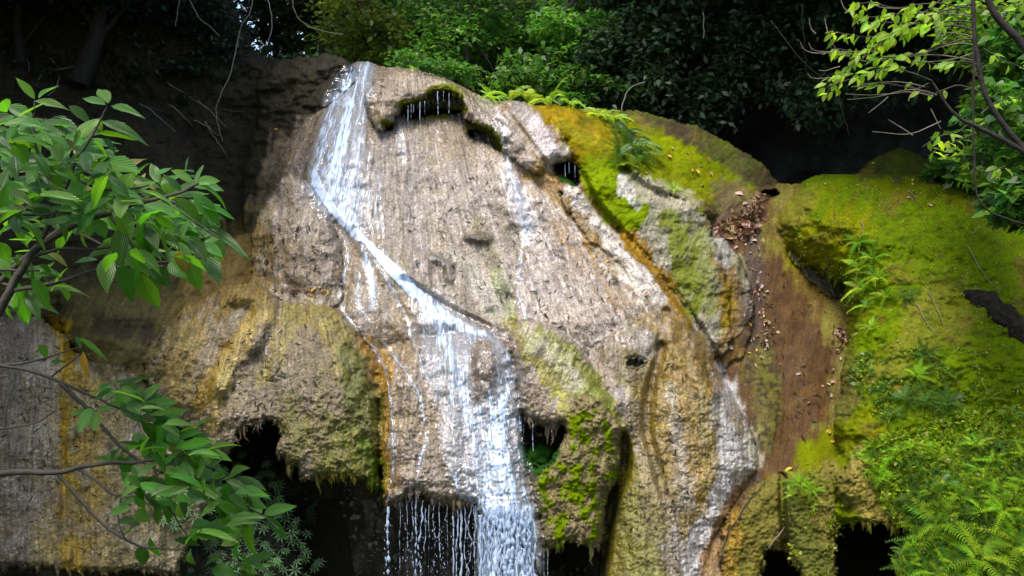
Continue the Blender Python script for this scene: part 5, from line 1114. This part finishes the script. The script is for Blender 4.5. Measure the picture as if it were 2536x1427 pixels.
for x, y, s, key, lab in [(690, 318, 24, 'yellow', 'yellow leaf on the top left rim of the dome'), (606, 565, 22, 'brown', 'orange brown leaf on the rim left of the dome slab'), (1395, 598, 16, 'yellow', 'small yellow leaf on the ochre streak'), (1530, 690, 26, 'brown', 'red brown leaf on the ochre streak'), (1298, 635, 12, 'yellow', 'tiny yellow leaf in the middle of the dome'), (1507, 643, 14, 'yellow', 'yellow leaf above the red brown one'),
    (1605, 725, 15, 'brown', 'small orange leaf near the dome shoulder'), (903, 920, 30, 'brown', 'long orange leaf left of the rills'), (443, 790, 20, 'brown', 'salmon leaf on the back of the left lobe'), (16, 1310, 24, 'brown', 'orange leaf low on the left column'), (1728, 972, 24, 'brown', 'orange leaf high on the right flank'), (1755, 402, 16, 'yellow', 'pale green yellow leaf on the ridge flank'), (1815, 860, 18, 'pale', 'grey leaf on the edge of the grey tongue'), (1985, 925, 18, 'pale', 'pale leaf in the middle of the brown gully'),
    (1945, 1170, 26, 'yellow', 'yellow leaf on the ledge rim'), (1925, 1170, 20, 'brown', 'red brown leaf on the ledge rim'), (995, 1190, 12, 'yellow', 'yellow leaf on the central curtain'), (1088, 1245, 22, 'brown', 'orange leaf on the lip of the central curtain'), (940, 700, 14, 'brown', 'orange leaf beside the first rill'), (808, 715, 20, 'yellow', 'yellow leaf at the right end of the ledge'), (375, 650, 10, 'yellow', 'yellow speck leaf on the dark slope'), (520, 308, 14, 'yellow', 'yellow leaf on the dark slope left of the dome')]:
    fallen(x, y, s, key, lab, None)
cover('leaf_litter', 'matted brown leaf litter under the leaf heap and along the gully', spots_in([(1770, 560), (1840, 530), (1890, 485), (1900, 500), (1870, 560), (1880, 590), (1780, 590)], 700, .6, 1.3, lift=.01)+spots_in([(1840, 590), (1880, 590), (1930, 860), (1890, 960), (1850, 800)], 900, .3, .8, clump)+spots_in([(2060, 800), (2120, 830), (2110, 880), (2050, 870)], 160, .4, .9), .075, M_LITTER, 0)
# dark sticks and crumbs lying on the wet stone
cr = []
for reg, n in (([(950, 450), (1300, 430), (1600, 780), (1560, 900), (1300, 800), (1020, 700)], 330), ([(650, 540), (830, 560), (840, 740), (640, 730)], 130), ([(1560, 860), (1760, 900), (1800, 1200), (1700, 1400), (1520, 1400)], 150), ([(0, 800), (180, 850), (330, 1100), (330, 1390), (0, 1390)], 200), ([(380, 850), (880, 780), (940, 1100), (700, 1100), (420, 1000)], 190), ([(1900, 560), (2060, 760), (2060, 1000), (1950, 1150), (1900, 900)], 70), ([(920, 170), (1150, 220), (1200, 290), (940, 290)], 40)):
    for p, nr, s in spots_in(reg, n, .5, 1.4):
        t = Vector((random.gauss(0, .7), 0, random.gauss(0, 1))); t = (t-nr*t.dot(nr)).normalized(); l = .035*s
        P = np.array([p+t*l*u+nr*(.004+.012*math.sin(3*u)) for u in (-1, -.3, .4, 1)]); cr.append((P, np.array([.001, .006*s, .006*s, .001])))
o = link('litter', tubes_mesh('litter', cr, 4), None, M_BARKD); tag(o, 'dark twig crumbs and leaf scraps stuck on the wet stone', None, None, 'stuff')

# ------------------------------------------------------------------ log, roots and stems on the mound
P = []
for x, y in [(2385, 722), (2430, 740), (2480, 775), (2540, 830), (2620, 900)]: P.append(np.array(rock(x, y, .0, 8)[0]))
P = resample([tuple(p) for p in P], 26); rad = np.array([.03, .07, .11, .13]+[.15+.02*math.sin(k*1.3) for k in range(22)])
co, fa = tube_arrays(P, rad, 12); an = np.arange(len(co)); nz = fbm(an*.31, (an//12)*.2, 400, 3); ctr = np.repeat(P, 12, 0); co = ctr+(co-ctr)*(1+.6*nz[:, None])*np.array([1, .8, 1])
lo = link('rotten_log', np_mesh('rotten_log', co, fa), None, M_LOG); tag(lo, 'dark rotten log half sunk in the moss at the right edge', 'log')
def stem(pts, r0, r1, mat, name, lab, cat, grp=None, on=True, d=0, wig=2):
    q = resample(pts, max(8, int(sum(math.hypot(a[0]-b[0], a[1]-b[1]) for a, b in zip(pts, pts[1:]))/9)))
    t = np.arange(len(q))*.4; q[:, 0] += wig*vnoise(t, t*0+pts[0][0], 3)
    P = np.array([rock(a, b, .03)[0] if on else at(a, b, d) for a, b in q])
    o = link(name, tubes_mesh(name, [(P, np.linspace(r0, r1, len(q)))], 5), None, mat); tag(o, lab, cat, grp); return o
for pts, lab in [([(2300, 724), (2320, 770), (2336, 808)], 'short pale stem trailing below the bright fern clump'), ([(2270, 752), (2290, 800), (2318, 830)], 'second pale stem trailing left of the first'), ([(2392, 606), (2420, 660), (2455, 705), (2480, 730)], 'long pale runner crossing the moss above the log'), ([(2133, 550), (2140, 580), (2145, 604)], 'thin upright stem above the bright fern clump'), ([(2052, 630), (2054, 680), (2062, 738)], 'pale root hanging across the mound hollow'), ([(2250, 475), (2262, 490), (2270, 505)], 'bent twig on top of the mound')]:
    stem(pts, .007, .004, M_TWIG, 'stem', lab, 'stem')
stem([(1785, 1398), (1800, 1330), (1850, 1250), (1900, 1195)], .012, .008, M_BARK, 'root', 'thin brown root along the edge of the ledge', 'root')
stem([(1905, 1350), (1935, 1310), (1960, 1270)], .012, .006, M_TWIG, 'dead_stick', 'pale stick leaning on the ledge rock', 'stick')
stem([(1050, 188), (1110, 196), (1160, 212)], .008, .004, M_BARK, 'dead_stick', 'thin stick lying along the top of the dome', 'stick')
stem([(2380, 470), (2330, 400), (2310, 440)], .0, .0, M_BARK, 'dead_stick', 'x', 'stick') if False else None
lo2 = stem([(2298, 440), (2330, 410), (2372, 370)], .05, .035, mat_simple('mossy_bark', (.06, .075, .02), .9), 'mossy_branch', 'short moss covered branch leaning on the far knob', 'branch')
#--PART4--
# ------------------------------------------------------------------ forest behind the crest
def leaf_cloud(name, blobs, n, size, mat, parent=None, base=(0, 0, 0), flat=.45, clumps=26, droop=.25):
    """blobs: (x,y,z,rx,ry,rz); leaves gather in flat sprays spread through the volume, gaps between them"""
    rg = np.random.default_rng(sum(map(ord, name)) % 1000+len(bpy.data.objects)); vol = np.array([b[3]*b[4]*b[5] for b in blobs]); vol = vol/vol.sum()
    C_ = []
    for b, v in zip(blobs, vol):
        m = max(4, int(clumps*v*len(blobs)**.5*(2 if name == 'crown' else 1))); u = rg.normal(size=(m, 3)); u /= np.linalg.norm(u, axis=1)[:, None]; rr = rg.uniform(.25, 1, m)**.5
        C_.append(np.array(b[:3])+u*rr[:, None]*np.array(b[3:])*(1.25 if name == 'crown' else 1))
    C_ = np.concatenate(C_); rc = np.mean([b[3] for b in blobs])*(.27 if name == 'crown' else .26)
    ci = rg.integers(0, len(C_), n); off = rg.normal(size=(n, 3))*rc*np.array([1, 1, flat]); off[:, 2] -= droop*np.hypot(off[:, 0], off[:, 1])
    p = C_[ci]+off
    tone = rg.uniform(0, 1, len(C_))
    y = rg.normal(size=(n, 3))*np.array([1, 1, .5])+off*1.5+np.array([0, 0, -.25]); y /= np.linalg.norm(y, axis=1)[:, None]
    up_ = rg.normal(size=(n, 3))*.55+np.array([0, -.25, 1.]); x = np.cross(y, up_); x /= np.linalg.norm(x, axis=1)[:, None]+1e-9; z = np.cross(x, y)
    L_ = (size*rg.uniform(.6, 1.35, n))[:, None]; w = L_*.27
    co = np.stack([p, p+y*L_*.45-x*w+z*L_*.07, p+y*L_-z*L_*.12, p+y*L_*.45+x*w+z*L_*.07], 1).reshape(-1, 3)-np.array(base)
    fa = np.arange(4*n).reshape(n, 4)
    va = np.clip(.5+.5*(tone[ci]-.5)+rg.normal(0, .2, n), 0, 1); me = np_mesh(name, co, fa, False); add_col(me, 'vary', np.repeat(np.repeat(va, 4)[:, None], 3, 1))
    return link(name, me, parent, mat)
def blob(px, py, d, rx, ry, rd): 
    p = at(px, py, d); s = 1/ppm(d); return (p.x, p.y, p.z, rx*s, rd, ry*s)
def tree(lab, cat, d, trunk, limbs, blobs, n, size, mat, grp=None, r=.12, bark=None, name='forest_tree', flat=.45, clumps=26, foot=None):
    b0 = at(trunk[0][0], trunk[0][1], d); root = plant_root(name, b0, lab, cat, grp)
    P = px_line(trunk, d, None, 3, len(lab)); link('trunk', tubes_mesh('trunk', [(P-np.array(b0), np.linspace(r, r*.45, len(P)))], 9), root, bark or M_BARKD)
    if limbs:
        ls_ = [(px_line(l, d, None, 4, k)-np.array(b0), np.linspace(r*.4, r*.12, len(px_line(l, d)))) for k, l in enumerate(limbs)]
        for l in ls_: link('limb', tubes_mesh('limb', [l], 6), root, bark or M_BARKD)
    leaf_cloud('crown', [blob(*b) for b in blobs], n, size, mat, root, b0, flat, clumps)
    return root
GB = 'trees behind the crest'
tree('bright green tree behind the crest, right of the dark fork', 'tree', 9, [(1330, 260), (1320, 120), (1340, -60)], [[(1325, 130), (1260, 60), (1200, 20)], [(1322, 100), (1400, 50), (1450, 10)]], [(1290, 60, 9, 120, 70, 1.0), (1400, 90, 9.3, 90, 70, .9), (1330, 160, 9, 90, 60, .8), (1460, 60, 9, 70, 60, .8)], 4200, .19, M_CROWN, GB)
tree('dark forked tree with thin crooked trunk above the dome crest', 'tree', 7, [(1150, 215), (1160, 120), (1166, 60), (1165, -80)], [[(1163, 90), (1195, 130), (1232, 185)], [(1160, 130), (1140, 40), (1138, -40)], [(1155, 180), (1130, 170), (1118, 200)], [(1320, 5), (1240, 20), (1170, 60)]], [(1120, 90, 7.2, 70, 60, .7), (1200, 30, 7.4, 70, 40, .7)], 2200, .12, M_CROWN, GB, .05)
tree('leafy green tree above the top of the dome', 'tree', 10, [(1060, 200), (1050, 80), (1040, -60)], [[(1050, 90), (980, 40), (930, 10)]], [(1010, 60, 10, 110, 70, 1.0), (1080, 130, 10, 90, 50, .8), (960, 130, 10, 70, 45, .7), (1180, 140, 10, 60, 50, .7)], 4200, .18, M_CROWN, GB)
tree('yellowish leafed tree above the waterfall lip', 'tree', 8.5, [(930, 190), (900, 90), (880, -60)], [[(905, 100), (950, 60), (980, 20)]], [(890, 50, 8.5, 80, 70, .9), (940, 90, 8.5, 80, 60, .8), (880, 120, 8.6, 60, 30, .5)], 2600, .13, M_CROWNY, GB, .07)
tree('dark thin crowned tree with sky gaps left of the waterfall lip', 'tree', 11, [(690, 180), (680, 60), (660, -80)], [[(685, 80), (760, 30), (820, 10)], [(685, 60), (620, 30), (570, 20)]], [(640, 30, 11, 80, 60, .8), (740, 70, 11, 90, 60, .8), (800, 40, 11, 70, 60, .8), (700, -20, 11, 110, 50, .8), (610, 100, 11, 60, 40, .7)], 2500, .19, M_CROWND, GB, .10)
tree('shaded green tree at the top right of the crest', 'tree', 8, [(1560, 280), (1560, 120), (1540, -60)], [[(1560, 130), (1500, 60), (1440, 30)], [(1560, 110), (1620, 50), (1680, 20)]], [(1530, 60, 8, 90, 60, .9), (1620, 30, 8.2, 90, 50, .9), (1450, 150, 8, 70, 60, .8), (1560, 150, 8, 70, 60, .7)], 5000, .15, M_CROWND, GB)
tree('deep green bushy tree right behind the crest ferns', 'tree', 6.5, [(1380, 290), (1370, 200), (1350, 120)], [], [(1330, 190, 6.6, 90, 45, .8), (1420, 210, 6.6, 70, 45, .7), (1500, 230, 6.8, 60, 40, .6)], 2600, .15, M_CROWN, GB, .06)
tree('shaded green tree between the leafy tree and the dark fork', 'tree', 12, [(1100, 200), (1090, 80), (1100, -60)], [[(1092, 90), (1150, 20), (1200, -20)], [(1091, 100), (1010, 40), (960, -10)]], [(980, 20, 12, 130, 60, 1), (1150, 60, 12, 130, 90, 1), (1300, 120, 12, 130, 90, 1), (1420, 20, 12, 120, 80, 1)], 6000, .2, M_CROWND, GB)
tree('slim tree with a straight trunk left of the dark fork', 'tree', 8, [(1132, 215), (1130, 100), (1136, -60)], [[(1131, 60), (1100, 10), (1090, -30)]], [(1100, -10, 8, 80, 40, .6)], 700, .12, M_CROWN, GB, .035)
tree('low bright bush on the crest left of the fork', 'bush', 5.5, [(1100, 215), (1100, 190), (1095, 160)], [], [(1090, 165, 5.5, 50, 26, .5), (1150, 190, 5.5, 40, 24, .4), (1010, 145, 5.6, 50, 18, .4)], 1600, .10, M_CROWN, GB, .03)
tree('bright leafy tree spray hanging over the crest from above', 'tree', 7, [(1460, -60), (1440, -20), (1400, 30)], [[(1440, -20), (1380, 40), (1300, 80)], [(1450, -30), (1480, 30), (1500, 70)]], [(1440, 100, 7, 60, 34, .5), (1490, 60, 7, 50, 30, .5), (1380, 60, 7, 60, 30, .5)], 2200, .13, mat_leaf('fresh_crown_leaf', (.10, .24, .03), (.25, .6, .05), .5, .4, vein=False, attr=True, spread=.4), GB, .05)
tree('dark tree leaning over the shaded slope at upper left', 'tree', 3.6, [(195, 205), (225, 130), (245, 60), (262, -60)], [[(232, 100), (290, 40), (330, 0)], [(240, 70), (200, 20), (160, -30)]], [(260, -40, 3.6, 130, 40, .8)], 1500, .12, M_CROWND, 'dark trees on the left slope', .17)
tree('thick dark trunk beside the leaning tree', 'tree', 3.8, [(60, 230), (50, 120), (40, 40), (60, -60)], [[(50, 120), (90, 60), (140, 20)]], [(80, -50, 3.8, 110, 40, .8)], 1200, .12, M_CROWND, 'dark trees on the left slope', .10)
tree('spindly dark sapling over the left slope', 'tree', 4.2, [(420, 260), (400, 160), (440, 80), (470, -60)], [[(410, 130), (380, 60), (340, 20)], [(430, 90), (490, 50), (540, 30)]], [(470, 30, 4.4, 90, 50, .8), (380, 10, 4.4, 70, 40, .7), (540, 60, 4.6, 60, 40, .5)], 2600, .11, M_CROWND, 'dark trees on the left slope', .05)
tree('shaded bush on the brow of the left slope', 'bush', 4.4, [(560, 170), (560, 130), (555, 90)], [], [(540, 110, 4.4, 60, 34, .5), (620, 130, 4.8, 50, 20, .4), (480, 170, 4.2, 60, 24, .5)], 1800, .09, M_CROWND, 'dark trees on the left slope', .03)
for px, py, d, rx, ry, lab in [(2490, 300, -1.5, 70, 100, 'dark green bush behind the sapling at the right edge'), (2500, 130, -1.0, 60, 90, 'green leafy bush in the upper right corner'), (2510, 490, -1.8, 34, 40, 'shaded bush on the shoulder of the big mound'), (2380, 420, 2.2, 50, 30, 'low green bush behind the big mound')]:
    tree(lab, 'bush', d, [(px+60, py+110), (px+20, py+50), (px, py)], [], [(px, py, d, rx, ry, .6), (px+40, py+40, d, rx*.7, ry*.6, .5)], 900, .16, M_CROWN if py != 480 else M_CROWND, 'bushes at the right edge', .03)

tree('yellow green leafy thicket behind the sapling stem', 'bush', -.6, [(2540, 330), (2500, 200), (2470, 60)], [[(2500, 200), (2440, 150), (2400, 100)]], [(2460, 90, -.6, 80, 90, .6), (2500, 230, -.6, 60, 90, .6), (2400, 30, -.6, 60, 40, .5), (2440, 400, -.4, 50, 60, .4)], 1500, .13, mat_leaf('thicket_leaf', (.10, .19, .015), (.32, .55, .03), .45, .45, vein=False, attr=True, spread=.6, hue=.03), 'bushes at the right edge', .03)
for k, (x, y, d, dx, lab) in enumerate([(1010, 190, 11, 20, 'thin grey trunk far behind the top of the dome'), (1250, 250, 10, -30, 'leaning trunk far behind the crest ferns'), (1440, 280, 9, 40, 'slanting dark trunk behind the orange moss'), (1600, 320, 7.5, -60, 'leaning dark trunk at the mouth of the ravine'), (1700, 330, 7.2, 60, 'dark trunk inside the ravine'), (800, 160, 10, -20, 'thin dark trunk before the sky gaps'), (880, 170, 9, 26, 'slender trunk above the waterfall lip')]):
    tree(lab, 'tree', d, [(x, y), (x+dx*.4, y-110), (x+dx, y-330)], [[(x+dx*.3, y-90), (x+dx*.3+60, y-150), (x+90, y-230)], [(x+dx*.5, y-130), (x-50, y-180), (x-110, y-200)]], [(x+dx, y-300, d, 70, 40, .6), (x-60, y-190, d, 40, 20, .4)], 420, .16, M_CROWND if k > 2 else M_CROWN, 'bare trunks in the forest', .07)
# dark rock wall of the ravine at the back right, with hanging greenery
s_ = np.linspace(1240, 3000, 220); t_ = np.linspace(-700, 760, 190); BX, BY = np.meshgrid(s_, t_)
BD = 8.6-2.6*sst(1700, 2500, BX)+.9*fbm(BX/240, BY/200, 501, 4)+.35*fbm(BX/60, BY/70, 505, 3)-1.2*sst(250, -500, BY)+1.2*sst(1600, 1300, BX)
kk = (CAM_D+BD)/CAM_D/200; co = np.stack([(BX-1268)*kk, BD, (713.5-BY)*kk], -1).reshape(-1, 3); vi2 = np.arange(BX.size).reshape(BX.shape)
edge = BX > 1500+90*fbm(BY/120, BX*0, 511, 3)-120*sst(0, 300, BY)
q4 = np.stack([vi2[1:, :-1], vi2[1:, 1:], vi2[:-1, 1:], vi2[:-1, :-1]], -1)[edge[1:, :-1]]
bw = link('ravine_wall', np_mesh('ravine_wall', co, q4.reshape(-1, 4)), None, mat_simple('dark_rock', (.022, .021, .018), .85, .5, 3, .25)); tag(bw, 'dark overhanging rock wall behind the ridge at upper right', None, None, 'structure')
hang = []
for k in range(26):
    px, py = 1500+(k % 9)*108+random.uniform(-30, 30), -60+(k//9)*130+random.uniform(-40, 40); hang.append(blob(px, py, 6.6-1.4*(px > 2000)-.4*random.random(), random.uniform(40, 80), random.uniform(40, 90), .4))
o = leaf_cloud('hanging_foliage', hang, 20000, .14, mat_leaf('creeper_leaf', (.034, .068, .026), (.07, .14, .04), .3, .4, vein=False, attr=True, spread=.6, hue=.02), None, (0, 0, 0), 1.1, 240, .5); tag(o, 'dark creepers and foliage hanging over the ravine wall', None, None, 'stuff')
# creepers and aerial roots
for k, (pts, d, lab) in enumerate([
    ([(628, -20), (622, 30), (598, 60), (588, 95), (590, 118)], 2.6, 'pale creeper dropping from the canopy left of the dome'),
    ([(590, 100), (578, 150), (570, 190), (545, 235), (534, 270), (538, 310), (552, 350)], 2.55, 'long thin creeper curving down before the dark slope'),
    ([(658, -20), (672, 30), (674, 80), (662, 108)], 2.8, 'short creeper right of the long one'),
    ([(722, -20), (730, 40), (760, 66), (800, 78), (850, 86)], 4.4, 'creeper sagging towards the waterfall lip'),
    ([(448, -20), (440, 30), (434, 66)], 2.4, 'straight short creeper at upper left'),
    ([(466, -10), (490, 45), (520, 65), (545, 92)], 2.5, 'slanting creeper over the left slope'),
    ([(1910, 50), (1960, 120), (2000, 165), (2050, 205)], 3.5, 'dark slanting liana before the ravine wall'),
    ([(2076, 200), (2082, 270), (2104, 336)], 4.0, 'thin root hanging in the dark ravine'),
    ([(1986, 10), (1990, 100), (1998, 180)], 4.2, 'straight liana in the dark ravine'),
    ([(1540, 275), (1548, 235), (1562, 214), (1598, 203)], 2.6, 'pale bent twig standing on the ridge'),
    ([(1740, 30), (1745, 70), (1742, 95)], 5.0, 'hanging root on the ravine wall')]):
    stem(pts, .009, .005, M_VINE if k < 6 or k > 8 else M_BARK, 'creeper', lab, 'creeper', None, False, d, 4)
# roots gripping the dark slope
for k in range(26):
    x, y = random.uniform(10, 620), random.uniform(40, 330)
    if y < 20+.2*x: continue
    a = random.uniform(-.4, .9); l = random.uniform(30, 90)
    stem([(x, y), (x+l*.4*math.cos(a), y+l*.4*math.sin(a)+10), (x+l*math.cos(a), y+l*math.sin(a)+random.uniform(10, 40))], .010, .004, M_VINE if k % 3 == 0 else M_BARK, 'root', 'thin root or stalk among the litter on the dark upper left slope', 'root', 'roots on the left slope')
for pts, lab in [([(195, 165), (150, 170), (105, 172), (98, 200)], 'root spreading left from the leaning tree'), ([(50, 60), (52, 110), (70, 150), (70, 180)], 'root running down the left slope'), ([(150, 190), (140, 215), (120, 240)], 'short root below the leaning tree')]:
    stem(pts, .018, .008, M_VINE, 'root', lab, 'root')
o = cover('slope_litter', 'dark leaf litter and small plants on the shaded left slope', spots_in([(0, 0), (560, 60), (640, 140), (480, 290), (300, 230), (0, 200)], 9000, .5, 1.4, clump), .07, M_CROWND)

# far forest that closes the view, thin where the sky sparkles through
fb = [blob(x, y, d, 130, 100, 1.2) for x in range(850, 1750, 90) for y, d in ((-60, 19), (60, 18), (170, 17))]
o = leaf_cloud('forest', fb, 15000, .42, M_CROWN, None, (0, 0, 0), .8, 300, .1); tag(o, 'far green forest behind the crest', None, None, 'stuff')
fb = [blob(x, y, 20, 120, 80, 1.2) for x in range(380, 900, 90) for y in (-80, 30, 130)]
o = leaf_cloud('thin_forest', fb, 700, .40, M_CROWND, None, (0, 0, 0), .8, 150, .1); tag(o, 'far dark forest with white sky gaps left of the lip', None, None, 'stuff')
fb = [blob(x, y, 26, 220, 120, 2) for x in range(960, 2800, 160) for y in (-120, 60, 230)]
o = leaf_cloud('far_forest', fb, 16000, .9, M_CROWND, None, (0, 0, 0), .8, 300, .1); tag(o, 'farthest dark forest', None, None, 'stuff')

# unseen canopy added to shade the ravine and slopes, and the woods around the clearing
def canopy(name, lab, boxes, n, size, mat=None):
    o = leaf_cloud(name, boxes, n, size, mat or M_CROWND, None, (0, 0, 0), .35, 420, .1); tag(o, lab, None, None, 'stuff'); return o
canopy('canopy', 'unseen tree canopy added to shade the ravine and slopes', [(x, y, 6.8+.12*y+.35*abs(math.sin(x*1.7+y)), 1.6, 1.6, .5) for x in np.arange(-13, 14, 2.1) for y in np.arange(4.6, 16, 2.2) if not (-5 < x < 2.6)]
       + [(-9.2+1.7*i, -4.4+1.9*j, 5.6+.4*math.sin(i+j), 1.3, 1.3, .5) for i in range(2) for j in range(2)]  # leaf mass added out of view to shade the left column
       + [(-3.5+2.4*i+.8*math.sin(3*j), 6.5+2.6*j, 7.6+.1*j, .8, .8, .4) for i in range(3) for j in range(3)]  # patchy leaves added overhead for shade on the crest trees
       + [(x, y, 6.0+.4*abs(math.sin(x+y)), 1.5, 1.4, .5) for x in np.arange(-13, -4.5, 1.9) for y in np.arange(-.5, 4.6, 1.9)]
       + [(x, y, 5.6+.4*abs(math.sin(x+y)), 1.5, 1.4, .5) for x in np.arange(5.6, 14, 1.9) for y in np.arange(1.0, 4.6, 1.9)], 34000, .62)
woods = []
for k in range(70):
    a = 2*math.pi*k/70; rr = 19+2*math.sin(k*2.3)
    x, y = rr*math.sin(a), -10+rr*math.cos(a)
    if y > 3: continue
    for z in (-3, 1.0, 5.0): woods.append((x, y, z, 1.7, 1.7, 2.2))
canopy('surrounding_forest', 'woods around the clearing', woods, 26000, .75, M_CROWN)
# ground and pool below the fall
gm_, ns, ls = nodes('pool_water'); out = N(ns, 'ShaderNodeOutputMaterial'); bs = N(ns, 'ShaderNodeBsdfPrincipled'); bs.inputs['Base Color'].default_value = (.03, .05, .04, 1); bs.inputs['Roughness'].default_value = .12; ls.new(bs.outputs[0], out.inputs[0])
g = link('ground', np_mesh('ground', [(-60, -60, -6.2), (60, -60, -6.2), (60, 60, -6.2), (-60, 60, -6.2)], [(0, 1, 2, 3)], False), None, mat_simple('forest_floor', (.035, .03, .02), .9, .4, 2)); tag(g, 'forest floor', None, None, 'structure')
an = np.linspace(0, 2*np.pi, 48, endpoint=False); rr = 6+.8*np.sin(3*an)+.5*np.sin(5*an+1)
p = link('pool', np_mesh('pool', np.r_[[(0, 0, 0)], np.stack([rr*np.cos(an), rr*.8*np.sin(an), an*0], 1)], [(0, 1+k, 1+(k+1) % 48) for k in range(48)], False), None, gm_); p.location = (0, -4.5, -5.9); tag(p, 'dark pool under the fall', None, None, 'structure')
